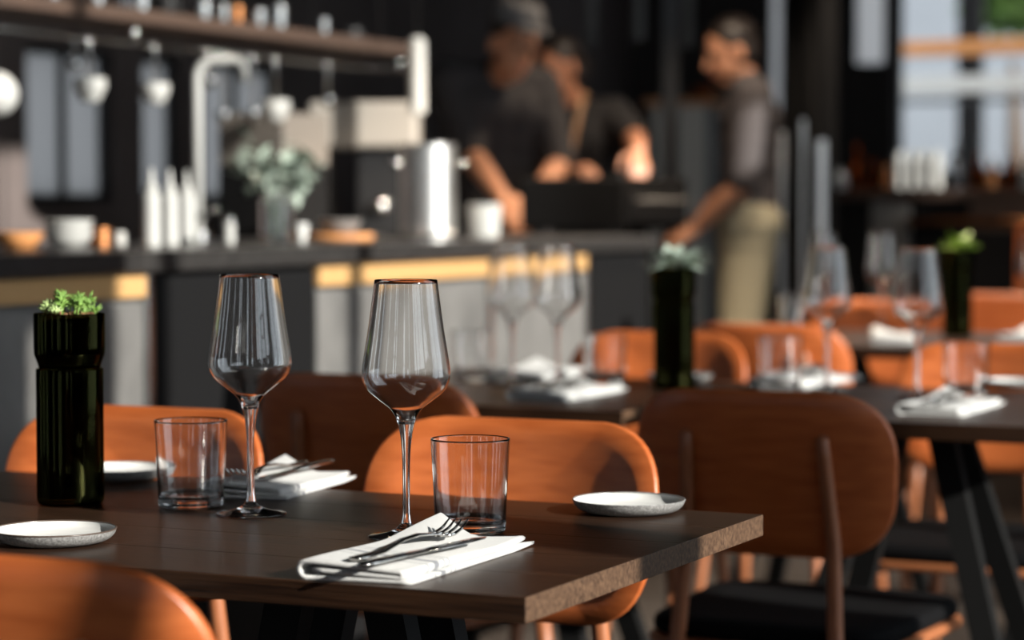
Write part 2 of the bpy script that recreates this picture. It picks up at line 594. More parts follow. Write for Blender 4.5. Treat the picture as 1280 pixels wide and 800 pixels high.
def blob_tree(name, label, loc, h, r, m, n=900, seed=1):
    rnd = random.Random(seed)
    t = thing(name, label, 'tree', loc)
    bm = bmesh.new(); tube(bm, [(0, 0, -.13), (0.03, 0, h * .5), (0, 0, h * .8)], [.09, .07, .03], 8); link('trunk', bm, M['trunk'], t)
    bm = bmesh.new()
    for i in range(n):
        p = Vector((rnd.gauss(0, 1), rnd.gauss(0, 1), rnd.gauss(0, 1))).normalized() * r * rnd.random() ** .4
        p.z = p.z * .8 + h
        a = Vector((rnd.uniform(-1, 1), rnd.uniform(-1, 1), rnd.uniform(-1, 1))).normalized()
        b = a.cross(Vector((rnd.uniform(-1, 1), .3, 1))).normalized()
        s = rnd.uniform(.06, .11)
        bm.faces.new([bm.verts.new(p + q) for q in (a * s, b * s * .5, -a * s, -b * s * .5)])
    o = link('foliage', bm, m, t, smooth=False); o['kind'] = 'stuff'


p = col_at(1264, 17.5)
blob_tree('garden_tree', 'leafy green tree behind the outdoor wooden beam', p, 2.62, .42, M['tree'])

# black steel posts and a glazed partition edge beyond the tables
for i, (a, b, y) in enumerate(((984, 999, 8.9), (1004, 1020, 8.8), (1024, 1046, 8.6))):
    bm = bmesh.new(); x0 = (a - 640) / FPX * y; x1 = (b - 640) / FPX * y
    box(bm, x0, x1, y, y + .08, 0, CEIL_Z)
    structure('trim_%d' % (i + 1), bm, M['matblack'])

for i, (a, b, py, y) in enumerate(((973, 983, 165, 9.1), (1001, 1006, 150, 8.7), (1022, 1032, 175, 8.5))):
    bm = bmesh.new(); x0 = (a - 640) / FPX * y; x1 = (b - 640) / FPX * y
    box(bm, x0, x1, y, y + .03, 0, hz(py, y))
    structure('trim_%d' % (i + 5), bm, M['satin'])

# ------------------------------------------------------------------ prototypes
P_TABLE_H = .74
G_TABLE = 'dark wood restaurant tables'


def table(label, u0, u1, v0, v1, thick, planks, legs):
    t = thing('dining_table', label, 'table', uv((u0 + u1) / 2, (v0 + v1) / 2, 0), ROT, G_TABLE)
    L, W = u1 - u0, v1 - v0
    bm = bmesh.new(); w = W / planks
    box(bm, -L / 2, L / 2, -w / 2 + .00012, w / 2 - .00012, -thick, 0, .0007)
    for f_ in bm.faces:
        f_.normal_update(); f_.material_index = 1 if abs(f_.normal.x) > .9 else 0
    first = link('plank', bm, (M['table'], M['table_end_sunlit']), t, (0, -W / 2 + w / 2, P_TABLE_H), smooth=False)

    for k in range(1, planks):
        c = first.copy(); COL.objects.link(c); c.parent = t
        c.location = (0, -W / 2 + w * (k + .5), P_TABLE_H)
    for cx, su_, sv_ in legs:
        bm = bmesh.new(); box(bm, -.08, .08, -.08, .08, P_TABLE_H - thick - .012, P_TABLE_H - thick)
        link('mounting_plate', bm, M['matblack'], t, (cx, 0, 0), smooth=False)
        for sx in (-1, 1):
            for sy in (-1, 1):
                bm = bmesh.new()
                a = Vector((sx * min(.05, su_ + .012), sy * .05, P_TABLE_H - thick - .012)); b = Vector((sx * su_, sy * sv_, 0.0))
                w2 = Vector((.022, 0, 0)); d2 = Vector((0, .014, 0))
                va = [a - w2 - d2, a + w2 - d2, a + w2 + d2, a - w2 + d2]; vb = [b - w2 - d2, b + w2 - d2, b + w2 + d2, b - w2 + d2]
                A = [bm.verts.new(p) for p in va]; B = [bm.verts.new(p) for p in vb]
                for k in range(4): bm.faces.new((A[k], A[(k + 1) % 4], B[(k + 1) % 4], B[k]))
                bm.faces.new(A[::-1]); bm.faces.new(B)
                link('leg', bm, M['legblack'], t, (cx, 0, 0), smooth=False)
    return t


def make_chair(label, loc, rot, group):
    """local +y is where the sitter looks; origin under the middle of the seat"""
    t = thing('dining_chair', label, 'chair', loc, rot, group)
    back_c = lambda x, z: -.205 - .20 * (z - .69) + .045 * (x / .2) ** 2
    out = rounded_outline(.185, .2025, .572, .812, (.085, .095), 10)
    bm = bmesh.new()
    c = Vector((0, .70))
    scal = [1.0, .985, .8, .6, .4, .2]

    def surf(off):
        rings = []
        for i, s in enumerate(scal):
            rr = []
            for p in out:
                q = c + (p - c) * s
                o_ = off * (.55 if i == 0 else 1)
                rr.append(bm.verts.new((q.x, back_c(q.x, q.y) + o_, q.y)))
            rings.append(rr)
        n = len(out)
        for A, B in zip(rings, rings[1:]):
            for k in range(n):
                bm.faces.new((A[k], A[(k + 1) % n], B[(k + 1) % n], B[k]))
        bm.faces.new(rings[-1])
        return rings[0]
    A = surf(.0065); B = surf(-.0065); n = len(out)
    for k in range(n):
        bm.faces.new((A[k], B[k], B[(k + 1) % n], A[(k + 1) % n]))
    link('backrest', bm, M['chair'], t)
    so = rounded_outline(.185, .212, -.20, .215, (.07, .08), 8)
    bm = bmesh.new(); slab(bm, so, .432, .446, .004); link('seat_shell', bm, M['leg'], t)
    bm = bmesh.new(); slab(bm, [p * .975 for p in so], .446, .474, .012, .004); link('seat', bm, M['seat'], t)
    for sx in (-1, 1):
        bm = bmesh.new()
        yb = lambda z: back_c(.105, z) - .0065 - .0085
        pts = [(sx * .1015, yb(.745), .752), (sx * .102, yb(.742), .747), (sx * .103, yb(.72), .72), (sx * .110, yb(.60), .60), (sx * .118, -.205, .46), (sx * .135, -.222, .25), (sx * .155, -.262, .003)]
        tube(bm, pts, [.004, .0085, .0095, .0105, .012, .0125, .009], 10)
        link('leg', bm, M['leg'], t)
    for sx in (-1, 1):
        bm = bmesh.new()
        tube(bm, [(sx * .155, .135, .434), (sx * .165, .15, .25), (sx * .178, .175, .003)], [.0145, .0135, .009], 10)
        link('leg', bm, M['leg'], t)
        bm = bmesh.new()
        tube(bm, [(sx * .119, -.206, .415), (sx * .155, .137, .415)], [.010, .010], 8)
        link('seat_rail', bm, M['leg'], t)
    return t


def hold(prof, d=.0012):
    """support rings close to both ends of long straight stretches, so the shading stays true"""
    out = [prof[0]]
    for a, b in zip(prof, prof[1:]):
        L = sqrt((a[0] - b[0]) ** 2 + (a[1] - b[1]) ** 2)
        if L > 4 * d:
            for t in (d / L, 1 - d / L):
                out.append((a[0] + (b[0] - a[0]) * t, a[1] + (b[1] - a[1]) * t))
        out.append(b)
    return out


def lathe_obj(name, prof, m, parent=None, loc=None, seg=48):
    bm = bmesh.new(); lathe(bm, hold(prof) if len(prof) < 30 else prof, seg)
    return link(name, bm, m, parent, loc)


WG = 'stemmed wine glasses on the tables'


def make_wineglass(label, loc):
    t = thing('wine_glass', label, 'glass', loc, 0, WG)
    k = .26 / 304.0
    outer = [(10, 134), (12.6, 142), (19, 151.5), (31.5, 161.5), (44.5, 172.5), (51, 184.5), (52, 196), (49.8, 213), (45.2, 241), (41, 271), (37.0, 302.5)]
    outer = [(r * k, z * k) for r, z in outer]
    op = smooth_prof(outer, 5)
    th = .0009
    inner = []
    for i, (r, z) in enumerate(op):
        a = op[max(i - 1, 0)]; b = op[min(i + 1, len(op) - 1)]
        dx, dz = b[0] - a[0], b[1] - a[1]; L = sqrt(dx * dx + dz * dz)
        tt = th + .004 * max(0, 1 - i / 10.0)
        inner.append((max(r - dz / L * tt, 0.0004), z + dx / L * tt))
    inner = [p for p in inner if p[0] > .006]
    top = (op[-1][0] - th / 2, op[-1][1] + .0006)
    prof = op + [top] + inner[::-1] + [(.003, inner[0][1] - .0012), (0, inner[0][1] - .0016)]
    lathe_obj('bowl', prof, M['glass'], t, seg=64)
    stem = smooth_prof([(10 * k, 134 * k), (7.4 * k, 122 * k), (5.4 * k, 104 * k), (4.5 * k, 80 * k), (4.4 * k, 45 * k), (4.9 * k, 27 * k), (6.6 * k, 17 * k)], 5)
    lathe_obj('stem', stem, M['glass'], t, seg=32)
    foot = smooth_prof([(6.6 * k, 17 * k), (11 * k, 11.5 * k), (20 * k, 7.2 * k), (33 * k, 4.0 * k), (44 * k, 2.6 * k)], 4) + [(45.3 * k, 1.8 * k), (45 * k, .8 * k), (43.5 * k, .0003), (30 * k, .0006), (12 * k, .0012), (0, .0014)]
    lathe_obj('foot', foot, M['glass'], t, seg=64)
    return t


def make_tumbler(label, loc):
    prof = [(0, .0012), (.022, .0010), (.0325, .0003), (.0352, .0012), (.0362, .004), (.0372, .03), (.0393, .07), (.0406, .0950), (.0403, .0962), (.0392, .0964), (.0387, .0955), (.0374, .07), (.0352, .03), (.0338, .0135), (.031, .0108), (.02, .0102), (0, .0105)]
    o = lathe_obj('tumbler', prof, M['glass'], None, loc, 64)
    return tag(o, label, 'glass', 'water tumblers on the tables')


def make_plate(label, loc, rim=True):
    t = thing('side_plate', label, 'plate', loc, 0, 'small side plates')
    body = [(0, .0022), (.030, .0022), (.0375, .0010), (.0395, .0004), (.047, .0010), (.0545, .0040), (.0595, .0090), (.0613, .0138)]
    lathe_obj('dish', smooth_prof(body[2:], 3) [:] and [(0, .0022), (.030, .0022)] + smooth_prof(body[2:], 3) + [(.0600, .0139)], M['stone'], t, seg=72)
    lathe_obj('glaze', smooth_prof([(.0603, .0139), (.0588, .0102), (.0555, .0074), (.050, .0060), (.04, .0056), (0, .0055)], 4), M['white'], t, seg=72)
    bm = bmesh.new()
    ring = [(.0614 + .0009 * cos(a), .0139 + .0009 * sin(a)) for a in [2 * pi * k / 8 for k in range(8)]]
    lathe(bm, [(r - .0006, z) for r, z in ring], 72, closed=True)
    link('rim', bm, M['rim'] if rim else M['stone'], t)
    return t


def make_napkin(label, loc, rot):
    """a folded strip: three thick layers wrapped round on one side, one far corner lifted"""
    W, L = .112, .262
    th = .0040
    path = []          # x from -1..1 (width), height of the sheet's middle
    layers = []
    def arc(cx, cz, r, a0, a1, n=7):
        return [(cx + r * cos(a0 + (a1 - a0) * k / n), cz + r * sin(a0 + (a1 - a0) * k / n)) for k in range(n + 1)]
    x0, x1 = -W / 2, W / 2
    path += [(x1 - .004, .0016), (x0 + .030, .0016)]
    path = [(x1 - .002 - i * (W - .012) / 10, .0022) for i in range(11)]
    path += arc(x0 + .010, .0022 + .0072, .0072, -pi / 2, -3 * pi / 2, 9)
    path += [(x0 + .012 + i * (W - .028) / 9, .0166 - .0006 * i) for i in range(1, 10)]
    path += arc(x1 - .014, .0086, .0026, pi / 2, -pi / 2, 5)
    path += [(x1 - .020 - i * (W - .036) / 7, .0062 + .0004 * i) for i in range(8)]
    nY = 22
    bm = bmesh.new()
    rows = []
    nrm = []
    for i, p in enumerate(path):
        a = Vector(path[max(i - 1, 0)]); b = Vector(path[min(i + 1, len(path) - 1)])
        d = (b - a).normalized(); nrm.append(Vector((-d.y, d.x)))
    rnd = random.Random(4)
    for j in range(nY + 1):
        y = -L / 2 + L * j / nY
        f = j / nY
        loop = []
        for side in (1, -1):
            seq = range(len(path)) if side == 1 else range(len(path) - 1, -1, -1)
            for i in seq:
                x = path[i][0] + nrm[i].x * th / 2 * side
                z = path[i][1] + nrm[i].y * th / 2 * side
                hgt = z / .0175
                s = (x - x0) / W
                yy = y + f * (.085 * abs(s - .52) - .028) + .012 * (s - .5) * (1 - f) + .004 * hgt * (f - .5)
                zz = z * (1.0 - .35 * f * s) + .011 * min(1, hgt) * max(0, f - .55) / .45 * max(0, 1 - 1.6 * s) + .006 * max(0, f - .8) * 5 * max(0, s - .6)
                zz += .0007 * sin(9 * f + 5 * s) * hgt
                xx = x + .004 * sin(3 * f) * hgt
                loop.append(bm.verts.new((xx, yy, max(zz, .0004))))
        rows.append(loop)
    n = len(rows[0])
    for A, B in zip(rows, rows[1:]):
        for k in range(n):
            bm.faces.new((A[k], A[(k + 1) % n], B[(k + 1) % n], B[k]))
    m = len(path)
    for R in (rows[0], rows[-1]):
        for i in range(m - 1):
            bm.faces.new((R[i], R[i + 1], R[2 * m - 2 - i], R[2 * m - 1 - i]))
    o = link('napkin', bm, M['linen'], None, loc, rot=rot)
    return tag(o, label, 'napkin', 'folded striped napkins')


def bar_strip(bm, spine, widths, thick):
    """flat bar along a spine (y, z) with half widths in x"""
    rings = []
    for (y, z), w, t in zip(spine, widths, thick):
        ring = []
        for k in range(10):
            a = 2 * pi * k / 10
            ring.append(bm.verts.new((w * cos(a), y, z + t * sin(a))))
        rings.append(ring)
    for A, B in zip(rings, rings[1:]):
        for k in range(10):
            bm.faces.new((A[k], B[k], B[(k + 1) % 10], A[(k + 1) % 10]))
    bm.faces.new(rings[0][::-1]); bm.faces.new(rings[-1])


def make_fork(label, loc, rot):
    t = thing('fork', label, 'fork', loc, rot, 'steel forks on napkins')
    bm = bmesh.new()
    ys = [-.100, -.096, -.08, -.05, -.01, .02, .04, .048, .056, .064]
    sp = [(y, .0020 + .010 * max(0, 1 - ((y - .012) / .05) ** 2) * .7 + (.001 if y > .04 else 0)) for y in ys]
    bar_strip(bm, sp, [.003, .0075, .0082, .0058, .0034, .0034, .006, .0098, .0118, .0122], [.0012, .0018, .0019, .0018, .0019, .0017, .0014, .0012, .0011, .0010])
    link('handle', bm, M['cutlery'], t)
    for k in range(4):
        x = -.0102 + k * .0068
        bm = bmesh.new()
        tube(bm, [(x * .95, .061, .0035), (x, .075, .0035), (x, .090, .0070), (x * .97, .103, .0140)], [.0019, .0017, .0015, .0008], 8)
        link('tine', bm, M['cutlery'], t)
    return t


def make_knife(label, loc, rot):
    t = thing('table_knife', label, 'knife', loc, rot, 'steel knives on napkins')
    bm = bmesh.new()
    bar_strip(bm, [(y, .0024) for y in (-.105, -.100, -.085, -.04, 0.0)], [.003, .0075, .0082, .0062, .0058], [.0012, .0022, .0024, .0023, .0018])
    link('handle', bm, M['cutlery'], t)
    bm = bmesh.new()
    bar_strip(bm, [(y, .0024) for y in (-.001, .02, .06, .09, .102)], [.0060, .0088, .0090, .0070, .0015], [.0012, .0009, .0008, .0007, .0005])
    link('blade', bm, M['cutlery'], t)
    return t


def make_bottle_planter(label, loc, plant, seed=2, h=.2135):
    t = thing('bottle_planter', label, 'planter', loc, 0, 'cut bottle planters on the tables')
    k = h / .2135
    body = [(0, .004), (.020, .0035), (.030, .0006), (.0345, .0012), (.0368, .005), (.0372, .012), (.0372, .1505), (.0368, .1520), (.0340, .1520), (.0336, .150), (.0336, .013), (.031, .009), (.02, .009), (0, .012)]
    lathe_obj('bottle_body', [(r, z * k) for r, z in body], M['bottle'], t)
    cup = [(0, .1565), (.026, .1560), (.0318, .1532), (.0340, .1535), (.0352, .158), (.0388, .168), (.0393, .176), (.0393, .2125), (.0388, .2137), (.0372, .2137), (.0367, .2125), (.0367, .178), (.0350, .170), (.030, .163), (0, .162)]
    t_cup = lathe_obj('planter_cup', [(r, z * k) for r, z in cup], M['bottle'], t)
    lathe_obj('soil', [(0, .1640 * k), (.028, .1645 * k), (.0340, .171 * k), (.0360, .178 * k), (.0360, .206 * k), (.030, .2095 * k), (.015, .211 * k), (0, .211 * k)], M['soil'], t_cup, seg=24)
    rnd = random.Random(seed)

    def sprig(bm, c, d, ln, w):
        d = d.normalized(); a = d.cross(Vector((.3, .2, 1)));
        if a.length < .01: a = Vector((1, 0, 0))
        a.normalize(); b = d.cross(a)
        bse = [bm.verts.new(c + (a * cos(q) + b * sin(q)) * w) for q in (0, 2.1, 4.2)]
        mid = [bm.verts.new(c + d * ln * .6 + (a * cos(q) + b * sin(q)) * w * 1.1 + Vector((0, 0, ln * .08))) for q in (0, 2.1, 4.2)]
        tip = bm.verts.new(c + d * ln + Vector((0, 0, ln * .15)))
        for i in range(3):
            j = (i + 1) % 3
            bm.faces.new((bse[i], bse[j], mid[j], mid[i])); bm.faces.new((mid[i], mid[j], tip))
    top = .211 * k
    if plant == 'succulent':
        bm = bmesh.new()
        for i in range(18):
            c0 = Vector((rnd.uniform(-.012, .026), rnd.uniform(-.024, .024), top + rnd.uniform(.004, .025)))
            for q in range(24):
                d = Vector((rnd.gauss(0, 1), rnd.gauss(0, 1), rnd.gauss(.35, .8)))
                sprig(bm, c0, d, rnd.uniform(.007, .012), .0008)
            tube(bm, [(c0.x * .8, c0.y * .8, top - .002), c0], [.0012, .001], 5)
        o = link('spiky_sedum', bm, M['succ'], t_cup); o['kind'] = 'stuff'
        bm = bmesh.new()
        for (cx, cy, R) in ((-.021, -.006, .014), (-.026, .010, .010), (-.012, -.020, .010)):
            for ring, (nl, el) in enumerate(((10, .25), (9, .6), (7, 1.0), (4, 1.35))):
                for q in range(nl):
                    a = 2 * pi * q / nl + ring * .4
                    d = Vector((cos(a) * cos(el), sin(a) * cos(el), sin(el)))
                    sprig(bm, Vector((cx, cy, top + .004)), d, R, R * .2)
        o = link('pale_rosettes', bm, M['succ2'], t_cup); o['kind'] = 'stuff'
        bm = bmesh.new()
        for i in range(40):
            a = rnd.uniform(0, 2 * pi); r = rnd.uniform(.015, .032)
            sprig(bm, Vector((r * cos(a), r * sin(a), top - .001)), Vector((rnd.gauss(0, 1), rnd.gauss(0, 1), 1)), rnd.uniform(.004, .008), .0016)
        o = link('bark_chips', bm, M['soil'], t_cup); o['kind'] = 'stuff'
    else:
        m, n, ln = (M['leaf'], 34, .085) if plant == 'silver' else (M['lime'], 16, .08)
        for i in range(n):
            a = rnd.uniform(0, 2 * pi); el = rnd.uniform(-.05, .75) if plant == 'silver' else rnd.uniform(.1, 1.2)
            d = Vector((cos(a) * cos(el), sin(a) * cos(el), sin(el)))
            l = ln * rnd.uniform(.6, 1)
            s = d.cross(Vector((0, 0, 1))).normalized() * l * .17
            bm = bmesh.new()
            c0 = Vector((0, 0, top + .002))
            pts = [c0, c0 + d * l * .5 + Vector((0, 0, .006)), c0 + d * l - Vector((0, 0, .004))]
            v0 = bm.verts.new(pts[0]); v1 = bm.verts.new(pts[1] + s); v2 = bm.verts.new(pts[1] - s); v3 = bm.verts.new(pts[2]); vm = bm.verts.new(pts[1] + Vector((0, 0, -.004)))
            for f in ((v0, v1, vm), (v0, vm, v2), (v1, v3, vm), (vm, v3, v2)): bm.faces.new(f)
            link('leaf', bm, m, t_cup)
    return t


# ------------------------------------------------------------------ tables
T = P_TABLE_H
near_c = at(657, 747, T); far_c = at(954, 643, T)
U1 = (near_c.x * CU - near_c.y * SU + far_c.x * CU - far_c.y * SU) / 2
V1a = near_c.x * SU + near_c.y * CU
V1b = far_c.x * SU + far_c.y * CU
table('long dark walnut table nearest the viewer set with two wine glasses', U1 - 1.25, U1, V1a, V1b, .023, 5, ((-.565, .035, .18), (.30, .20, .045)))
V2 = at(680, 510, T).x * SU + at(680, 510, T).y * CU
table('dark table carrying a tall black bottle planter, behind the near table', -2.19, -1.50, V2, V2 + .70, .026, 5, ((0, .25, .185),))
table('dark square table with sunlit glasses behind the large chair back', -1.47, -.74, V2, V2 + .70, .026, 5, ((0, .25, .185),))
V3 = at(1280, 438, T).x * SU + at(1280, 438, T).y * CU
table('dark table furthest back holding a bottle planter with lime leaves', -2.1, -.8, V3, V3 + .72, .028, 5, ((-.42, .22, .18), (.30, .22, .18)))

# ------------------------------------------------------------------ chairs
GC = 'cognac plywood chairs around the tables'


def chair_spot(px, py, toward):
    p = at(px, py, .812)
    off = uv(0, .235 * toward)
    return (p.x + off.x, p.y + off.y, 0), (ROT if toward > 0 else FLIP)


loc, rot = chair_spot(663, 522, -1)
chair0 = make_chair('sunlit cognac chair facing us behind the tumbler with fork and napkin', loc, rot, GC)
for px, py, tw, lab in (
        (199, 507, -1, 'sunlit cognac chair facing us behind the dark bottle with green succulents'),
        (-58, 694, 1, 'cognac chair cropped at the bottom corner, its curved back towards us'),
        (937, 489, 1, 'dark shaded chair with two back struts, its back towards us beside table corner'),
        (436, 469, 1, 'mostly shaded chair back between the two near wine glasses'),
        (835, 414, -1, 'bright cognac chair facing us behind the black bottle planter'),
        (947, 405, 1, 'cognac chair back behind the sunlit napkin, drawn up to the furthest table'),
        (1258, 428, -1, 'sunlit cognac chair facing us across the square table with sunlit glasses'),
        (1108, 374, -1, 'far orange chair facing us behind a napkin and wine glass'),
        (1258, 366, -1, 'far orange chair facing us beside the bottle with lime leaves')):
    loc, rot = chair_spot(px, py, tw)
    dup(chair0, loc, rot, lab)

# ------------------------------------------------------------------ place settings
G1 = at(508, 671.5, T); G0 = at(313.5, 643, T)
wg0 = make_wineglass('tall clear wine glass behind the napkin with the fork', G1)
dup(wg0, G0, .4, 'tall clear wine glass beside the tumbler and succulent bottle')
tb0 = make_tumbler('clear water tumbler standing behind the napkin with the fork', at(588, 665, T))


def dup_t(proto, p, label):
    c = proto.copy(); COL.objects.link(c); c.location = p; c['label'] = label
    return c


def spot(px, y):
    """on the table top along a picture column at distance y"""
    q = col_at(px, y); q.z = T
    return q


dup_t(tb0, at(239, 633, T), 'clear water tumbler between the succulent bottle and a wine glass')
na0 = make_napkin('white folded napkin with grey stripes under fork near table corner', Vector((-.086, 2.248, T)), ROT + radians(1))
na1 = dup_t(na0, Vector((-.272, 2.835, T)), 'white striped napkin with fork behind the wine glass by the succulent bottle')
na1.rotation_euler.z = radians(-18)
na1.scale = (.92, .8, 1)
fk0 = make_fork('steel fork with raised tines on the striped napkin nearest us', Vector((-.097, 2.222, T + .0184)), ROT - radians(1))
kn0 = make_knife('steel knife beside the fork on the striped napkin nearest us', Vector((-.078, 2.186, T + .0182)), ROT - radians(6))
dup(fk0, Vector((-.284, 2.84, T + .0195)), pi - radians(19), 'steel fork on the napkin behind the wine glass by the bottle')
dup(kn0, Vector((-.255, 2.845, T + .0195)), pi - radians(19), 'dark steel knife on the napkin behind the wine glass by bottle')
pl0 = make_plate('small white plate with grey outside by the table corner', at(786, 640, T), False)
pl1 = make_plate('small white plate with dark rim in front of the succulent bottle', at(68, 678, T), True)
dup(pl0, at(150, 598, T), 0, 'small pale plate half hidden behind succulent bottle and tumbler')
make_bottle_planter('dark green cut bottle planter with green succulents on the near table', at(88.5, 630, T), 'succulent')

# second row
def xy(x, y, dz=0.0):
    return Vector((x, y, T + dz))


dup(wg0, xy(.083, 4.42), .7, 'blurred wine glass behind a napkin, beside the black bottle planter')
dup(wg0, xy(0.0, 4.47), .2, 'blurred wine glass between two tumblers, second from black bottle planter')
dup_t(tb0, xy(-.075, 4.55), 'blurred tumbler behind the near wine glass with the fork setting')
dup_t(tb0, xy(.171, 4.44), 'blurred tumbler beside the black bottle planter with silvery leaves')
for p, r, lab, fk, kn in ((xy(.098, 4.225), ROT, 'white napkin lying flat in front of the blurred tumbler by black bottle', 'blurred fork on the napkin beside the black bottle planter', 'blurred knife on the napkin beside the black bottle planter'),
                  (xy(.048, 4.70), ROT + .1, 'white napkin at the far side, between two blurred wine glasses', None, None),
                  (xy(.553, 4.52), ROT - .1, 'white napkin with cutlery behind the large dark chair back', 'blurred fork on the napkin behind the large dark chair', 'blurred knife on the napkin behind the large dark chair'),
                  (xy(.716, 3.93), ROT, 'sunlit napkin at the near side of the square table, before a wine glass', 'blurred fork on the sunlit napkin at the near side of square table', 'blurred knife on the sunlit napkin at the near side of square table'),
                  (xy(.94, 5.95), ROT + .3, 'white napkin at the edge of the furthest table', None, None),
                  (xy(1.29, 5.98), ROT, 'white napkin cut by the picture edge on the furthest table', None, None)):
    c = dup_t(na0, p, lab); c.rotation_euler.z = r
    if fk:
        p = p + Vector((-.006, -.03, .0188))
        s_ = Vector((cos(r), sin(r), 0)) * .014
        dup(fk0, p - s_, r, fk); dup(kn0, p + s_, r - .05, kn)
make_bottle_planter('tall black bottle planter with silvery leaves on the second table', spot(843, 4.36), 'silver', 5, .22)
dup(pl0, spot(850, 4.56), 0, 'small grey plate behind the black bottle planter')
dup(pl0, spot(1268, 4.40), 0, 'small white plate at the picture edge on the square table')
dup(wg0, xy(.564, 4.32), .1, 'sparkling wine glass behind the napkin next to large dark chair')
dup(wg0, xy(.694, 4.13), .3, 'sparkling wine glass on the sunlit napkin of the square table')
dup_t(tb0, xy(.484, 4.36), 'blurred tumbler behind the white napkin next to large dark chair')
dup_t(tb0, xy(.783, 4.16), 'sparkling tumbler on the square table beside the sunlit wine glass')
# furthest table
dup(wg0, spot(1103, 6.35), .1, 'far wine glass on the furthest table behind its napkin')
dup(wg0, spot(1030, 6.42), .5, 'far wine glass on the furthest table next to a tumbler')
dup(wg0, spot(1292, 6.34), .5, 'far wine glass cut by the picture edge')
dup_t(tb0, spot(990, 6.35), 'far tumbler on the end of the furthest table')
make_bottle_planter('dark bottle planter with lime green leaves on the furthest table', spot(1197, 6.1), 'lime', 9, .22)

# ------------------------------------------------------------------ kitchen counter and what stands on it
CF = -2.6            # front of the counter
TOP = .985
bm = bmesh.new(); box(bm, CF - .72, CF + .02, 3.30, 6.47, .945, TOP, .004, T=RT)
tag(link('counter_worktop', bm, M['worktop'], smooth=False), 'long black stone worktop along the open kitchen counter', 'worktop')


def unit(name, label, v0, v1, m, strip, z1=.945):
    t = thing(name, label, 'cabinet', uv(CF - .36, (v0 + v1) / 2, 0), ROT, 'kitchen counter units')
    w = (v1 - v0) / 2
    bm = bmesh.new(); box(bm, -.34, .335, -w + .002, w - .002, .10, z1); link('carcass', bm, m, t, smooth=False)
    bm = bmesh.new(); box(bm, -.30, .28, -w + .002, w - .002, 0, .10); link('plinth', bm, M['matblack'], t, smooth=False)
    if strip:
        bm = bmesh.new(); box(bm, .335, .357, -w + .006, w - .03, .897, .942, .002); link('oak_strip', bm, M['oak'], t, smooth=False)
        bm = bmesh.new(); box(bm, .335, .350, -w + .008, w - .03, .13, .885, .003); link('front_panel', bm, m, t, smooth=False)
        bm = bmesh.new(); box(bm, .335, .356, w - .026, w - .004, .10, z1 - .002, .002); link('edge_post', bm, M['steel'], t, smooth=False)
    else:
        bm = bmesh.new(); box(bm, .335, .352, -w + .006, w - .006, .13, .935, .003); link('front_panel', bm, m, t, smooth=False)
    return t


unit('counter_cabinet', 'grey metal counter unit with oak strip behind the succulent bottle', 3.30, 3.92, M['counter'], True)
unit('counter_cabinet', 'black counter unit behind the wine glass by succulent bottle', 3.92, 4.55, M['matblack'], False)
unit('counter_cabinet', 'grey metal counter unit with oak strip behind the second near wine glass', 4.55, 5.43, M['counter'], True)
unit('counter_cabinet', 'grey counter unit with oak strip behind the blurred wine glasses', 5.43, 6.04, M['counter'], True)
unit('counter_cabinet', 'black unit at the end of the counter near bottle planter', 6.04, 6.47, M['matblack'], False)


def cpos(px, u, z=TOP):
    p = on_u(px, u); p.z = z
    return p


def can(name, label, cat, p, prof, m, seg=32, group=None):
    o = lathe_obj(name, prof, m, None, p, seg)
    return tag(o, label, cat, group)


def cyl(r, h, b=.004):
    return [(0, 0), (r - b, 0), (r, b), (r, h - b), (r - b, h), (0, h)]


def bowl_prof(r, h):
    return [(0, 0), (r * .5, 0), (r * .8, h * .4), (r, h), (r * .96, h), (r * .76, h * .45), (r * .45, h * .12), (0, h * .1)]


p = cpos(86, -2.95)
for k in range(3):
    can('serving_bowl', 'white serving bowl %s of the stack on the kitchen counter' % ('at the bottom', 'in the middle', 'on top')[k], 'bowl', p + Vector((0, 0, .014 * k)), bowl_prof(.052, .030), M['plastic'], group='white bowls on counter')
can('copper_pot', 'small copper pot beside the white bowls on the counter', 'pot', cpos(126, -2.93), [(0, 0), (.02, 0), (.024, .004), (.024, .04), (.022, .04), (.021, .006), (0, .005)], M['copper'])
can('small_jar', 'small white jar beside the copper pot on the counter', 'jar', cpos(150, -2.93), cyl(.013, .032), M['plastic'])
can('wooden_bowl', 'brown wooden bowl at the near end of the counter', 'bowl', cpos(25, -2.95), bowl_prof(.05, .034), M['wood_orange'])


def squeeze(px, u, lab):
    t = thing('squeeze_bottle', lab, 'bottle', cpos(px, u), 0, 'white squeeze bottles on the counter')
    lathe_obj('bottle_body', [(0, 0), (.017, 0), (.019, .003), (.019, .105), (.012, .118), (0, .118)], M['plastic'], t, seg=20)
    lathe_obj('nozzle', [(.013, .116), (.013, .128), (.007, .132), (.003, .165), (0, .166)], M['plastic'], t, seg=16)


squeeze(190, -2.86, 'white squeeze bottle furthest from the tap')
squeeze(213, -2.92, 'white squeeze bottle in the middle of the three')
squeeze(234, -2.98, 'white squeeze bottle closest to the steel tap')
t = thing('salt_shaker', 'short white shaker beyond the tall tap', 'shaker', cpos(287, -2.84), 0)
lathe_obj('shaker_body', cyl(.012, .05), M['plastic'], t, seg=16); lathe_obj('cap', [(.012, .05), (.012, .058), (.006, .066), (0, .067)], M['steel'], t, seg=16)

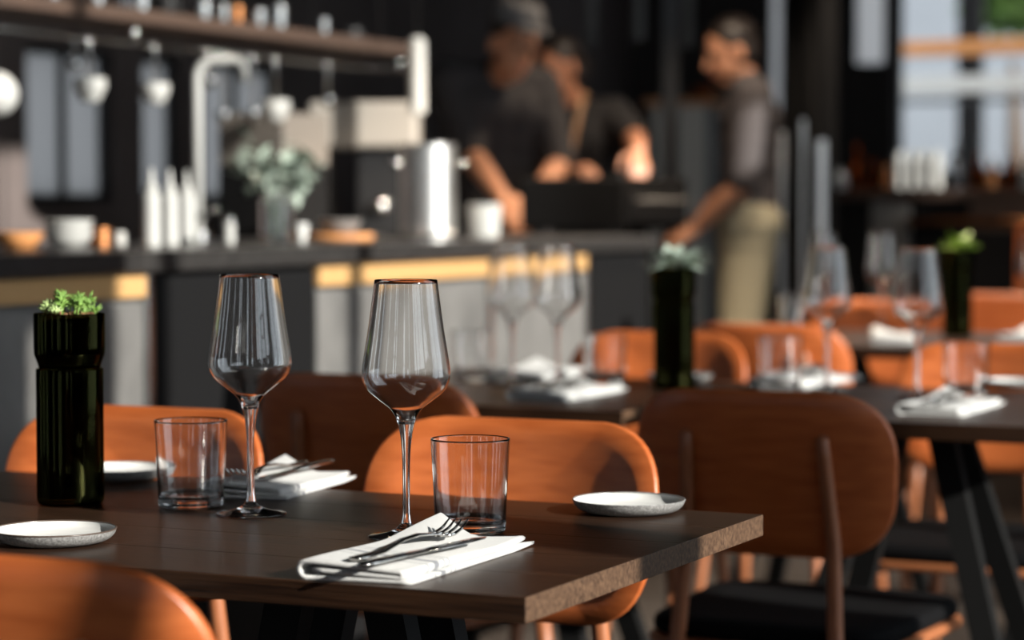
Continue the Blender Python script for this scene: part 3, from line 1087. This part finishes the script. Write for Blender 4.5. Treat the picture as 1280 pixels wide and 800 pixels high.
# tall tap
p = cpos(248, -3.02)
t = thing('kitchen_tap', 'tall bright swan neck kitchen tap on the counter', 'tap', p, 0)
H = hz(76, p.y) - TOP
bm = bmesh.new()
pts = [(0, 0, 0), (0, 0, H - .04)] + [(.04 - .04 * cos(a), 0, H - .04 + .04 * sin(a)) for a in [pi / 2 * k / 6 for k in range(1, 7)]] + [(.085, 0, H), (.10, 0, H - .004), (.108, 0, H - .016), (.108, 0, H - .05)]
tube(bm, pts, .0115, 14); link('spout', bm, M['plastic'], t)
lathe_obj('base', cyl(.028, .03), M['steel'], t, seg=24)
bm = bmesh.new(); tube(bm, [(0, 0, .06), (.02, -.02, .065), (.05, -.05, .08)], [.008, .006, .005], 8); link('lever', bm, M['steel'], t)

# glass jar of silvery leaves
p = cpos(346, -2.92)
t = thing('leaf_vase', 'glass jar of silvery green leaves on the counter', 'vase', p, 0)
lathe_obj('jar', [(0, 0), (.034, 0), (.038, .004), (.038, .10), (.032, .115), (.034, .12), (.031, .12), (.0295, .114), (.035, .098), (.035, .008), (0, .007)], M['glass'], t, seg=32)
rnd = random.Random(7)
bm = bmesh.new()
tips = []
for i in range(11):
    a = rnd.uniform(0, 2 * pi); sp_ = rnd.uniform(.03, .13)
    q = Vector((cos(a) * sp_, sin(a) * sp_, rnd.uniform(.16, .25)))
    tube(bm, [(cos(a) * .01, sin(a) * .01, .01), (cos(a) * .02, sin(a) * .02, .11), q], [.0018, .0015, .001], 5)
    tips.append((Vector((cos(a) * .02, sin(a) * .02, .11)), q))
link('twigs', bm, M['leaf'], t)
for a_, b_ in tips:
    for k in range(8):
        c0 = a_.lerp(b_, .25 + .75 * k / 7)
        d = Vector((rnd.gauss(0, 1), rnd.gauss(0, 1), rnd.gauss(.2, .6))).normalized()
        l = rnd.uniform(.045, .075); s = d.cross(Vector((.2, .4, 1))).normalized() * l * .26
        bm = bmesh.new()
        v0 = bm.verts.new(c0); v1 = bm.verts.new(c0 + d * l * .55 + s); v2 = bm.verts.new(c0 + d * l * .55 - s); v3 = bm.verts.new(c0 + d * l); vm = bm.verts.new(c0 + d * l * .5 - Vector((0, 0, .003)))
        for f in ((v0, v1, vm), (v0, vm, v2), (v1, v3, vm), (vm, v3, v2)): bm.faces.new(f)
        link('leaf', bm, M['leaf'], t)

# steel stock pot, tub, tray
p = cpos(535, -2.98)
t = thing('stock_pot', 'tall shiny steel stock pot on the counter', 'pot', p + Vector((0, 0, .008)), 0)
R = 35 / FPX * p.y; H = hz(182, p.y) - TOP - .008
lathe_obj('pot_body', [(0, 0), (R - .006, 0), (R, .006), (R, H), (R + .004, H + .003), (R - .002, H + .003), (R - .003, H - .002), (R - .003, .01), (0, .008)], M['satin'], t, seg=48)
for s in (-1, 1):
    bm = bmesh.new(); tube(bm, [(s * (R - .001), -.035, H * .8), (s * (R + .03), -.03, H * .8), (s * (R + .03), .03, H * .8), (s * (R - .001), .035, H * .8)], .005, 8); link('handle', bm, M['steel'], t)
can('serving_tray', 'round steel tray under the tall stock pot', 'tray', p, [(0, 0), (.115, 0), (.125, .008), (.122, .008), (.113, .003), (0, .003)], M['steel'])
p = cpos(605, -2.9)
can('white_tub', 'round white tub beside the steel stock pot', 'tub', p, [(0, 0), (.040, 0), (.047, .085), (.049, .09), (.044, .09), (.038, .006), (0, .005)], M['plastic'])
can('wooden_board', 'round reddish wooden board by the leaf jar', 'board', cpos(425, -2.95), cyl(.085, .016), M['wood_orange'])
can('dark_bowl', 'dark bowl on the reddish wooden board', 'bowl', cpos(425, -2.95, TOP + .016), bowl_prof(.055, .035), M['stone'])
can('small_cup', 'small white cup between leaf jar and wooden board', 'cup', cpos(377, -2.82), bowl_prof(.016, .045), M['white'])

# coffee machine behind the pot
p = cpos(458, -3.62, .0)
t = thing('back_table', 'dark low bench at the back of the kitchen under the cream machine', 'bench', (p.x, p.y, 0), ROT)
bm = bmesh.new(); box(bm, -.25, .25, -1.5, .42, .86, .90); link('bench_top', bm, M['steel'], t, smooth=False)
bm = bmesh.new(); box(bm, -.24, .24, -1.49, .41, 0, .86); link('bench_body', bm, M['matblack'], t, smooth=False)
yz = p.y
h0, h1 = hz(186, yz), hz(130, yz)
w = 66 / FPX * yz
t = thing('coffee_machine', 'cream topped coffee machine with dark body behind the stock pot', 'machine', (p.x, p.y, .90), 0)
bm = bmesh.new(); box(bm, -w, w, -.16, .16, h0 - .90, h1 - .90, .012); link('hood', bm, M['cream'], t, smooth=False)
bm = bmesh.new(); box(bm, -.02, w - .02, -.12, .15, .02, h0 - .9 + .002, .006); link('body', bm, M['black'], t, smooth=False)
bm = bmesh.new(); box(bm, -w, -w + .05, -.1, .15, 0, h0 - .9 + .002, .004); link('side_panel', bm, M['counter'], t, smooth=False)
bm = bmesh.new(); box(bm, -w, w, -.17, .16, 0, .02, .004); link('base', bm, M['black'], t, smooth=False)
bm = bmesh.new(); bmesh.ops.create_uvsphere(bm, u_segments=20, v_segments=12, radius=.024); link('knob', bm, M['steel'], t, (.055, -.14, .17))

for nm, lab, z0, z1, mm in (('storage_crate', 'black storage crate on the kitchen bench behind the leaf jar', .90, 1.185, 'matblack'), ('storage_crate', 'pale storage crate stacked on a black one behind the leaf jar', 1.185, 1.335, 'dull_crate')):
    p2 = on_u(343, -3.62)
    bm = bmesh.new(); box(bm, -.11, .11, -.13, .13, 0, z1 - z0, .006)
    o = link(nm, bm, M[mm], None, (p2.x, p2.y, z0), smooth=False, rot=ROT)
    tag(o, lab, 'crate', 'crates on the kitchen bench')
# white globe at the frame edge
q = col_at(-4, 5.2)
t = thing('globe_lamp', 'white globe pendant cut by the picture edge over the counter', 'lamp', (q.x, q.y, hz(118, 5.2)), 0)
bm = bmesh.new(); bmesh.ops.create_uvsphere(bm, u_segments=28, v_segments=16, radius=.05); link('globe', bm, M['plastic'], t)
bm = bmesh.new(); tube(bm, [(0, 0, .048), (0, 0, CEIL_Z - hz(118, 5.2))], .004, 8); link('cable', bm, M['black'], t)

# hanging shelf with its steelware
SHU = -3.62
SHZ = 1.535
t = thing('hanging_shelf', 'long brown shelf hanging over the open kitchen', 'shelf', uv(SHU, 0, 0), ROT)
bm = bmesh.new(); box(bm, -.14, .14, 3.6, 6.75, SHZ, SHZ + .035, .003); link('board', bm, M['shelf'], t, smooth=False)
for v in (4.2, 5.4, 6.5):
    for s in (-.12, .12):
        bm = bmesh.new(); tube(bm, [(s, v, SHZ), (s, v, CEIL_Z)], .006, 8); link('hanger_rod', bm, M['black'], t)
bm = bmesh.new(); tube(bm, [(.11, 3.65, SHZ - .05), (.11, 6.7, SHZ - .05)], .007, 8); link('hook_rail', bm, M['steel'], t)
for v in (3.7, 5.2, 6.65):
    bm = bmesh.new(); tube(bm, [(.11, v, SHZ - .05), (.11, v, SHZ)], .005, 6); link('rail_bracket', bm, M['steel'], t)


def vat(px, u):
    q = on_u(px, u)
    return q.x * SU + q.y * CU


gs = 'steel cups and jars on the hanging shelf'
for px, r, h, mm, lab in ((30, .022, .05, 'steel', 'steel cup at the near end of the hanging shelf'), (67, .028, .05, 'steel', 'second steel cup from the near end of hanging shelf'),
                          (123, .026, .055, 'steel', 'steel beaker above the first frosted pane on hanging shelf'), (160, .026, .05, 'glass', 'glass jar between beakers on the hanging shelf'),
                          (178, .028, .06, 'steel', 'wide steel beaker midway along the hanging shelf'), (212, .045, .05, 'black', 'black pan on the hanging shelf'),
                          (254, .034, .05, 'steel', 'steel pot above the swan neck tap on hanging shelf'), (280, .020, .05, 'steel', 'narrow steel cup above the tap on hanging shelf'),
                          (297, .024, .05, 'copper', 'copper cup on the hanging shelf'), (324, .026, .05, 'steel', 'steel cup beyond the copper cup on shelf'),
                          (349, .030, .07, 'steel', 'tall steel beaker on the hanging shelf'), (405, .020, .05, 'steel', 'lone steel cup towards the far end of the shelf'),
                          (440, .04, .03, 'black', 'low black tray at the far end of the hanging shelf')):
    q = uv(SHU + .06, vat(px, SHU + .06), SHZ + .0358)
    can('shelf_cup', lab, 'cup', q, [(0, 0), (r * .85, 0), (r * .95, .004), (r, h * .6), (r, h), (r - .003, h), (r - .003, .008), (0, .006)], M[mm], 24, gs)
for px, ln, r, lab in ((90, .06, .018, 'small steel ladle hanging near the frosted panes'), (108, .10, .040, 'large white ladle hanging before the first frosted pane'), (190, .10, .036, 'large white ladle hanging before the narrow frosted pane'),
                       (258, .07, .02, 'small steel ladle hanging above the tap'), (275, .16, .022, 'steel ladle hanging inside the bend of the tap'), (312, .15, .022, 'steel ladle hanging beyond the tap'), (340, .12, .040, 'broad white ladle hanging above the leaf jar'), (405, .10, .02, 'steel ladle hanging at the far end of the shelf')):
    q = uv(SHU + .11, vat(px, SHU + .11), SHZ - .05)
    t = thing('hanging_ladle', lab, 'ladle', q, ROT, 'ladles hanging from the shelf rail')
    bm = bmesh.new(); tube(bm, [(-.011, 0, -.006), (-.009, 0, .008), (0, 0, .012), (.010, 0, .008), (.014, 0, -.01), (.014, 0, -ln)], [.003, .003, .003, .003, .003, .004], 8); link('handle', bm, M['steel'], t)
    lathe_obj('scoop', [(0, -ln - r * 1.5), (r * .6, -ln - r * 1.4), (r, -ln - r * .6), (r, -ln), (r * .93, -ln), (r * .9, -ln - r * .6), (0, -ln - r * 1.3)], M['plastic'] if r > .035 else M['steel'], t, (.014, 0, 0), 20)

# steel tube lamp and hanging pendants
def tube_lamp(px, y, pyt, pyb, r, lab, m):
    q = col_at(px, y)
    t = thing('pendant_lamp', lab, 'lamp', (q.x, q.y, 0), 0, 'tube pendants over the kitchen')
    zt, zb = hz(pyt, y), hz(pyb, y)
    lathe_obj('shade', [(0, zb + .02), (r - .004, zb + .02), (r - .003, zb), (r, zb), (r, zt - .01), (r - .01, zt), (0, zt)], m, t, seg=24)
    bm = bmesh.new(); tube(bm, [(0, 0, zt - .002), (0, 0, CEIL_Z)], .005, 8); link('cable', bm, M['black'], t)


tube_lamp(522, 7.2, 48, 142, .024, 'bright white tube pendant above the stock pot', M['plastic'])
tube_lamp(738, 9.6, -60, 62, .026, 'grey tube pendant above the woman in black', M['counter'])
tube_lamp(797, 9.6, -60, 52, .026, 'grey tube pendant next to the dark column', M['counter'])
tube_lamp(858, 9.6, -60, 60, .026, 'grey tube pendant beside the man in profile', M['counter'])

# warm fill lamps added above the view to brighten the people in the kitchen
def fill_dome_lamp(u, v, z, power, lab):
    t = thing('fill_dome_lamp', lab, 'lamp', uv(u, v, z), 0, 'added fill lamps over the kitchen pass')
    lathe_obj('shade', smooth_prof([(.03, .16), (.06, .15), (.12, .09), (.15, 0)], 4) + [(.147, 0), (.117, .087), (.058, .144), (.03, .15)], M['black'], t, seg=28)
    bm = bmesh.new(); bmesh.ops.create_uvsphere(bm, u_segments=16, v_segments=10, radius=.035); link('fill_bulb', bm, M['fill_bulb'], t, (0, 0, .05))
    bm = bmesh.new(); tube(bm, [(0, 0, .15), (0, 0, CEIL_Z - z)], .004, 8); link('cable', bm, M['black'], t)
    ld = bpy.data.lights.new('fill_dome_light', 'SPOT'); ld.energy = power; ld.color = (1.0, .80, .60); ld.spot_size = radians(112); ld.spot_blend = .4; ld.shadow_soft_size = .05
    lo = bpy.data.objects.new('fill_dome_light', ld); COL.objects.link(lo); lo.parent = t; lo.location = (0, 0, .0)


fill_dome_lamp(-2.45, 6.55, 2.2, 190, 'added black dome fill lamp above the end of the counter')
fill_dome_lamp(-1.9, 7.9, 2.6, 80, 'added black dome fill lamp above the man in profile')
fill_dome_lamp(-2.75, 7.6, 2.4, 60, 'added black dome fill lamp above the woman with tan straps')
fill_dome_lamp(-3.2, 5.4, 2.45, 28, 'added black dome fill lamp above the coffee machine')

# black charcoal oven at the counter end
p = cpos(757, -2.96)
t = thing('tabletop_oven', 'black box oven standing on the counter end', 'oven', p, ROT)
Hh = hz(223, p.y) - TOP
bm = bmesh.new(); box(bm, -.17, .17, -.27, .27, .012, Hh, .008); link('oven_body', bm, M['matblack'], t, smooth=False)
bm = bmesh.new(); box(bm, .17, .182, -.22, .22, .03, Hh - .05, .004); t_door = link('oven_door', bm, M['black'], t, smooth=False)
bm = bmesh.new(); tube(bm, [(.182, -.18, Hh - .07), (.21, -.18, Hh - .07), (.21, .18, Hh - .07), (.182, .18, Hh - .07)], .006, 8); link('door_handle', bm, M['counter'], t_door)
for sx in (-1, 1):
    for sy in (-1, 1):
        bm = bmesh.new(); lathe(bm, cyl(.015, .014, .002), 12); link('foot', bm, M['black'], t, (sx * .14, sy * .23, 0))

# column by the man, shelf unit at the far kitchen end
q = col_at(838, 9.0)
bm = bmesh.new(); box(bm, q.x - .03, q.x + .03, q.y, q.y + .06, 0, CEIL_Z); structure('trim_4', bm, M['frame'])
q = col_at(872, 11.2)
t = thing('pantry_shelf', 'pale pantry unit with copper shelf behind the man in profile', 'cabinet', (q.x, q.y, 0), 0)
bm = bmesh.new(); box(bm, -.22, .02, -.2, .2, 0, hz(133, q.y - .2), .004); link('cabinet_body', bm, M['pale_unit'], t, smooth=False)
bm = bmesh.new(); box(bm, -.26, .30, -.22, .2, hz(133, q.y - .2), hz(124, q.y - .2), .003); link('shelf_board', bm, M['wood_orange'], t, smooth=False)
bm = bmesh.new(); box(bm, .02, .14, -.16, .2, 0, hz(133, q.y - .2), .004); link('side_panel', bm, M['counter'], t, smooth=False)
can('copper_bowl', 'copper bowl on the pantry shelf behind the man', 'bowl', (q.x + .02, q.y - .05, hz(124, q.y - .2)), bowl_prof(.06, .06), M['copper'])

# ------------------------------------------------------------------ bar at the back
BV = 9.6
ub = lambda px: BV / (((px - 640) / FPX) * SU + CU) * (((px - 640) / FPX) * CU - SU)
t = thing('back_bar', 'dark wooden bar counter under the bright far windows', 'bar', uv(0, BV, 0), ROT)
bh = hz(236, 9.75)
bm = bmesh.new(); box(bm, ub(1044), ub(1420), -.02, .55, bh - .045, bh, .004); link('bar_top', bm, M['shelf'], t, smooth=False)
for a, b, m in ((1046, 1086, 'matblack'), (1088, 1136, 'counter'), (1138, 1210, 'matblack'), (1212, 1290, 'shelf'), (1292, 1400, 'matblack')):
    bm = bmesh.new(); box(bm, ub(a), ub(b), 0, .5, 0, bh - .045, .003); link('front_panel', bm, M[m], t, smooth=False)
bm = bmesh.new(); tube(bm, [(ub(1138), -.06, bh - .13), (ub(1400), -.06, bh - .13)], .018, 8); link('foot_rail', bm, M['copper'], t)
gb = 'bottles and jars on the back bar'


def bar_thing(px, dv, name, lab, cat, prof, m, seg=20):
    vv = BV + dv
    r = (px - 640) / FPX
    y = vv / (r * SU + CU)
    can(name, lab, cat, Vector((r * y, y, bh)), prof, M[m], seg, gb)


def btl(r, h):
    return [(0, 0), (r - .003, 0), (r, .004), (r, h * .6), (r * .35, h * .75), (r * .35, h), (0, h)]


for i, px in enumerate((1123, 1139, 1154, 1169)):
    bar_thing(px, .12, 'milk_bottle', ('first', 'second', 'third', 'last')[i] + ' of four white bottles in a row on the back bar', 'bottle', [(0, 0), (.022, 0), (.025, .004), (.025, .12), (.018, .138), (.018, .155), (0, .156)], 'plastic')
for px, r, h, m, lab in ((1050, .03, .09, 'white', 'white bowl at the end of the back bar'), (1072, .025, .19, 'amber', 'tall amber bottle at the end of the back bar'), (1092, .028, .12, 'amber', 'short amber bottle next to the tall one'),
                         (1108, .02, .1, 'copper', 'copper beaker next to the white bottles'), (1195, .03, .2, 'glass', 'clear bottle beyond the white bottles'), (1222, .028, .15, 'amber', 'amber bottle below the dark window post'),
                         (1240, .026, .13, 'copper', 'copper shaker on the back bar'), (1262, .028, .17, 'amber', 'amber bottle beside the copper shaker'), (1284, .03, .15, 'white', 'white jug near the picture edge on back bar')):
    bar_thing(px, .2, 'bar_bottle', lab, 'bottle', btl(r, h), m)

# dark high back seat further right
q = col_at(1235, 8.3)
t = thing('bar_stool', 'black upholstered bar chair with orange edge before the back bar', 'chair', (q.x, q.y, 0), ROT)
bm = bmesh.new(); box(bm, -.13, .10, -.02, .03, .72, hz(288, 8.3), .01); link('backrest', bm, M['seat'], t, smooth=False)
bm = bmesh.new(); box(bm, .10, .13, -.02, .03, .60, hz(284, 8.3), .006); link('edge_post', bm, M['chair'], t, smooth=False)
bm = bmesh.new(); box(bm, -.18, .18, -.0, .36, .56, .62, .01); link('seat', bm, M['seat'], t, smooth=False)
for sx in (-1, 1):
    for y_ in (.02, .33):
        bm = bmesh.new(); tube(bm, [(sx * .15, y_, .57), (sx * .17, y_, .003)], [.014, .01], 8); link('leg', bm, M['leg'], t)


# ------------------------------------------------------------------ people
def capsule(bm, a, b, ra, rb):
    a, b = Vector(a), Vector(b)
    d = b - a
    n = max(1, int(d.length / max(min(ra, rb) * .6, .012)))
    for i in range(n + 1):
        t = i / n
        m = Matrix.Translation(a.lerp(b, t))
        bmesh.ops.create_icosphere(bm, subdivisions=2, radius=ra + (rb - ra) * t, matrix=m)


def ell(bm, c, rx, ry, rz, rot=None):
    m = Matrix.Translation(Vector(c)) @ (rot if rot is not None else Matrix.Identity(4)) @ Matrix.Diagonal((rx, ry, rz, 1))
    bmesh.ops.create_icosphere(bm, subdivisions=3, radius=1, matrix=m)


def remesh(name, bm, m, parent, voxel=.008, it=4):
    me = bpy.data.meshes.new('tmp'); bm.to_mesh(me); bm.free()
    o = bpy.data.objects.new('tmp', me); COL.objects.link(o)
    md = o.modifiers.new('r', 'REMESH'); md.mode = 'VOXEL'; md.voxel_size = voxel; md.use_smooth_shade = True
    sm = o.modifiers.new('s', 'SMOOTH'); sm.factor = .5; sm.iterations = it
    dg = bpy.context.evaluated_depsgraph_get()
    me2 = bpy.data.meshes.new_from_object(o.evaluated_get(dg))
    bpy.data.objects.remove(o); bpy.data.meshes.remove(me)
    me2.name = name
    me2.materials.clear(); me2.materials.append(m)
    me2.shade_smooth()
    r = bpy.data.objects.new(name, me2); COL.objects.link(r)
    r.parent = parent
    return r


def hand(bm, wrist, direction, palm_n, curl, size=1.0, thumb_side=1):
    """palm and five curled fingers; direction = where the fingers start out, palm_n = the side they curl to"""
    d = Vector(direction).normalized(); n = Vector(palm_n); n = (n - d * n.dot(d)).normalized(); s = d.cross(n) * thumb_side
    w = Vector(wrist)
    for k in range(4):
        off = s * (.030 - .020 * k) * size
        base = w + d * .085 * size + off
        capsule(bm, w + off * .5, base, .014 * size, .0125 * size)
        ln = (.078, .086, .08, .062)[k] * size
        p, q, ang = base, d.copy(), 0
        for j in range(3):
            ang += curl * (.75 if j else .6)
            dd = d * cos(ang) + n * sin(ang)
            p2 = p + dd * ln * (.45, .32, .23)[j]
            capsule(bm, p, p2, (.0098 - .0008 * j) * size, (.0092 - .0008 * j) * size)
            p = p2
    b = w + d * .022 * size + s * .022 * size
    m_ = b + (d * .6 + s * .75 + n * .35) * .045 * size
    capsule(bm, b, m_, .014 * size, .011 * size)
    capsule(bm, m_, m_ + (d * .85 + n * .5 + s * .1) * .042 * size, .0105 * size, .009 * size)


def head(bm, c, face, size=1.0, tilt=Vector((0, 0, 1))):
    """skull, jaw, nose, ears; returns frame (forward, side, up)"""
    f = Vector(face).normalized(); up = Vector(tilt); up = (up - f * up.dot(f)).normalized(); s = f.cross(up)
    R = Matrix((( s.x, f.x, up.x, 0), (s.y, f.y, up.y, 0), (s.z, f.z, up.z, 0), (0, 0, 0, 1)))
    c = Vector(c); k = size
    ell(bm, c + up * .025 * k - f * .012 * k, .074 * k, .094 * k, .088 * k, R)
    ell(bm, c - up * .035 * k + f * .018 * k, .060 * k, .068 * k, .075 * k, R)
    ell(bm, c - up * .092 * k + f * .050 * k, .030 * k, .028 * k, .022 * k, R)
    capsule(bm, c + f * .088 * k + up * .005 * k, c + f * .104 * k - up * .025 * k, .009 * k, .014 * k)
    capsule(bm, c + f * .083 * k - up * .058 * k - s * .018 * k, c + f * .083 * k - up * .058 * k + s * .018 * k, .008 * k, .008 * k)
    for q in (-1, 1):
        ell(bm, c + s * .076 * k * q - f * .01 * k - up * .01 * k, .010 * k, .020 * k, .032 * k, R)
        ell(bm, c + s * .03 * k * q + f * .073 * k + up * .024 * k, .026 * k, .012 * k, .008 * k, R)
    return f, s, up


def face_bits(t, c, fr, size=1.0):
    f, s, up = fr; c = Vector(c)
    for q in (-1, 1):
        bm = bmesh.new(); bmesh.ops.create_uvsphere(bm, u_segments=12, v_segments=8, radius=.0105 * size)
        link('eye', bm, M['eye'], t, c + f * .078 * size + s * .030 * q * size + up * .006 * size)
    bm = bmesh.new(); tube(bm, [-s * .020 * size, f * .006, s * .020 * size], [.003, .006, .003], 8)
    link('mouth', bm, M['lips'], t, c + f * .090 * size - up * .058 * size)


def lean_limb(bm, pts, rads):
    for i in range(len(pts) - 1):
        capsule(bm, pts[i], pts[i + 1], rads[i], rads[i + 1])


def person(label, base, hd, face, tilt, sh, hip, arms, feet, mats, trousers, size=1.0):
    """joints in metres in the room; sh = (shoulder, shoulder), arms = [(elbow, wrist, fingers, palm, curl, thumb)], feet = [(knee, ankle)]"""
    skin, shirt, pants = mats
    feet = [(k_, Vector((a_.x, a_.y, .10))) for k_, a_ in feet]
    t = thing('person', label, 'person', (0, 0, 0))
    t.location = base
    B = Vector(base)
    loc = lambda p: Vector(p) - B
    hd = loc(hd); sh = [loc(p) for p in sh]; hip = [loc(p) for p in hip]
    chest = (sh[0] + sh[1]) / 2 - Vector((0, 0, .12)); pel = (hip[0] + hip[1]) / 2
    belly = chest.lerp(pel, .6)
    neckb = (sh[0] + sh[1]) / 2 + Vector((0, 0, .02))
    bm = bmesh.new()
    fr = head(bm, hd, face, size, tilt)
    capsule(bm, neckb - Vector((0, 0, .03)), hd - fr[2] * .06 - fr[0] * .02, .058, .052)
    lean_limb(bm, [sh[0], chest, belly, pel], [.062, .088, .085, .095]); lean_limb(bm, [sh[1], chest], [.062, .088])
    lean_limb(bm, [sh[0], sh[1]], [.06, .06])
    for s_, (el, wr, fd, pn, curl, th) in zip(sh, arms):
        el, wr = loc(el), loc(wr)
        lean_limb(bm, [s_, s_.lerp(el, .4), el], [.058, .052, .042])
        lean_limb(bm, [el, el.lerp(wr, .3), wr], [.042, .042, .028])
        hand(bm, wr, fd, pn, curl, 1.0, th)
    for h_, (kn, an) in zip(hip, feet):
        kn, an = loc(kn), loc(an)
        lean_limb(bm, [h_, h_.lerp(kn, .3), kn, kn.lerp(an, .35), an], [.085, .082, .058, .055, .04])
        f0 = Vector((face[0], face[1], 0)).normalized()
        lean_limb(bm, [an - Vector((0, 0, .03)), an + f0 * .15 - Vector((0, 0, .05))], [.038, .030])
    remesh('body', bm, skin, t, .0072, 3)
    face_bits(t, hd, fr, size)
    # shirt with sleeves down to the elbow
    bm = bmesh.new()
    dv = (sh[1] - sh[0]).normalized() * .075
    for q in (-1, 0, 1):
        lean_limb(bm, [chest + dv * q * 1.0 + Vector((0, 0, .04)), belly + dv * q * .95, pel + dv * q * 1.0], [.118, .108, .122])
    lean_limb(bm, [sh[0], sh[1]], [.082, .082])
    lean_limb(bm, [neckb - Vector((0, 0, .03)), neckb.lerp(hd, .16)], [.082, .066])
    for s_, (el, wr, *_r) in zip(sh, arms):
        el = loc(el)
        lean_limb(bm, [s_, s_.lerp(el, .45), s_.lerp(el, .92)], [.085, .074, .062])
    remesh('shirt', bm, shirt, t, .010, 4)
    bm = bmesh.new()
    for h_, (kn, an) in zip(hip, feet):
        kn, an = loc(kn), loc(an)
        lean_limb(bm, [h_, h_.lerp(kn, .3), kn, kn.lerp(an, .4), an], [.125, .108, .078, .074, .062])
    lean_limb(bm, [hip[0], hip[1]], [.13, .13])
    remesh('trousers', bm, pants, t, .012, 4)
    bm = bmesh.new()
    for h_, (kn, an) in zip(hip, feet):
        an = loc(an); f0 = Vector((face[0], face[1], 0)).normalized()
        lean_limb(bm, [an - Vector((0, 0, .035)), an + f0 * .16 - Vector((0, 0, .05))], [.05, .042])
    remesh('shoes', bm, M['matblack'], t, .010, 3)
    return t, hd, fr


def hair_cap(t, c, fr, k=1.0, back=.02, long=False):
    f, s, up = fr
    R = Matrix(((s.x, f.x, up.x, 0), (s.y, f.y, up.y, 0), (s.z, f.z, up.z, 0), (0, 0, 0, 1)))
    bm = bmesh.new()
    ell(bm, c + up * .042 * k - f * .026 * k, .082 * k, .096 * k, .086 * k, R)
    if long:
        ell(bm, c - up * .02 * k - f * .055 * k, .074 * k, .06 * k, .10 * k, R)
        ell(bm, c - up * .02 - f * .115, .035, .035, .045, R)
    else:
        ell(bm, c - up * .01 * k - f * .045 * k, .077 * k, .066 * k, .075 * k, R)
    remesh('hair', bm, M['hair'], t, .008, 4)


def J(px, py, y):
    q = col_at(px, y); q.z = hz(py, y)
    return q


# cook in the cap, bending over the counter
y = 8.15
cook, hd, fr = person('cook with grey cap and black shirt bending over the counter', (col_at(620, y + .1).x, y + .1, 0),
    J(642, 56, y - .04), (.45, -.85, -.30), (0.06, 0, 1),
    (J(560, 104, y + .02), J(672, 112, y + .14)), (J(580, 300, y + .20), J(650, 300, y + .28)),
    ((J(588, 192, y - .02), J(628, 246, y - .22), (.4, -.7, -.6), (.4, .3, -.8), .55, 1), (J(700, 205, y + .05), J(668, 248, y - .2), (-.3, -.8, -.5), (-.3, .2, -.9), .55, -1)),
    ((J(585, 462, y + .16), J(588, 630, y + .22)), (J(648, 462, y + .24), J(648, 630, y + .30))),
    (M['skin'], M['shirt_cook'], M['denim']), None)
for o in cook.children:
    pass
hair_cap(cook, hd, fr, .98)
f, s, up = fr
bm = bmesh.new()
R = Matrix(((s.x, f.x, up.x, 0), (s.y, f.y, up.y, 0), (s.z, f.z, up.z, 0), (0, 0, 0, 1)))
lathe(bm, smooth_prof([(0, .148), (.05, .145), (.080, .130), (.092, .100), (.094, .075)], 4) + [(.091, .073), (.087, .10), (0, .13)], 28, T=Matrix.Translation(hd - f * .012) @ R)
link('cap', bm, M['hat'], cook)
bm = bmesh.new()
lathe(bm, [(0, .006), (.05, .004), (.062, -.002), (.062, -.006), (.05, 0), (0, .002)], 20, T=Matrix.Translation(hd + f * .10 + up * .078) @ R)
link('cap_peak', bm, M['hat'], cook)

# woman in a black shirt with tan straps, her arm out
y = 8.75
wom, hd, fr = person('woman in black with tan apron straps reaching out one arm', (col_at(722, y + .1).x, y + .1, 0),
    J(697, 86, y), (-.72, -.62, -.28), (-.1, 0, 1),
    (J(668, 158, y + .08), J(766, 150, y + .04)), (J(690, 330, y + .16), J(756, 330, y + .16)),
    ((J(672, 226, y - .1), J(708, 214, y - .26), (.5, -.7, .1), (0, .3, -1), .8, 1), (J(792, 172, y - .12), J(797, 190, y - .33), (0.02, -.75, -.6), (-.4, .5, -.7), .95, -1)),
    ((J(694, 480, y + .12), J(696, 590, y + .16)), (J(752, 480, y + .12), J(752, 590, y + .16))),
    (M['skin2'], M['shirt_black'], M['denim']), None, .94)
hair_cap(wom, hd, fr, .94, long=True)
B = wom.location
for pts in ((J(680, 130, y - .12), J(694, 160, y - .155), J(712, 190, y - .16), J(714, 216, y - .14)), (J(730, 118, y - .09), J(722, 150, y - .155), J(714, 190, y - .165), J(712, 216, y - .14))):
    bm = bmesh.new(); tube(bm, [Vector(p) - B for p in pts], .011, 8); link('apron_strap', bm, M['strap'], wom)

# man in profile, khaki trousers
y = 8.8
man, hd, fr = person('man in charcoal shirt and khaki trousers, seen from the side', (col_at(930, y).x, y, 0),
    J(912, 66, y), (-.93, -.2, -.32), (0, 0, 1),
    (J(938, 122, y - .17), J(932, 122, y + .17)), (J(936, 282, y - .08), J(936, 282, y + .10)),
    ((J(926, 232, y - .22), J(872, 282, y - .16), (-.8, 0, -.45), (0, .6, -.7), .6, -1), (J(916, 232, y + .18), J(868, 286, y + .06), (-.8, -.1, -.4), (0, -.6, -.7), .6, 1)),
    ((J(924, 440, y - .10), J(936, 615, y - .08)), (J(930, 440, y + .10), J(940, 615, y + .12))),
    (M['skin'], M['shirt_grey'], M['khaki']), None)
hair_cap(man, hd, fr, 1.0)

print('objects', len(S.objects))
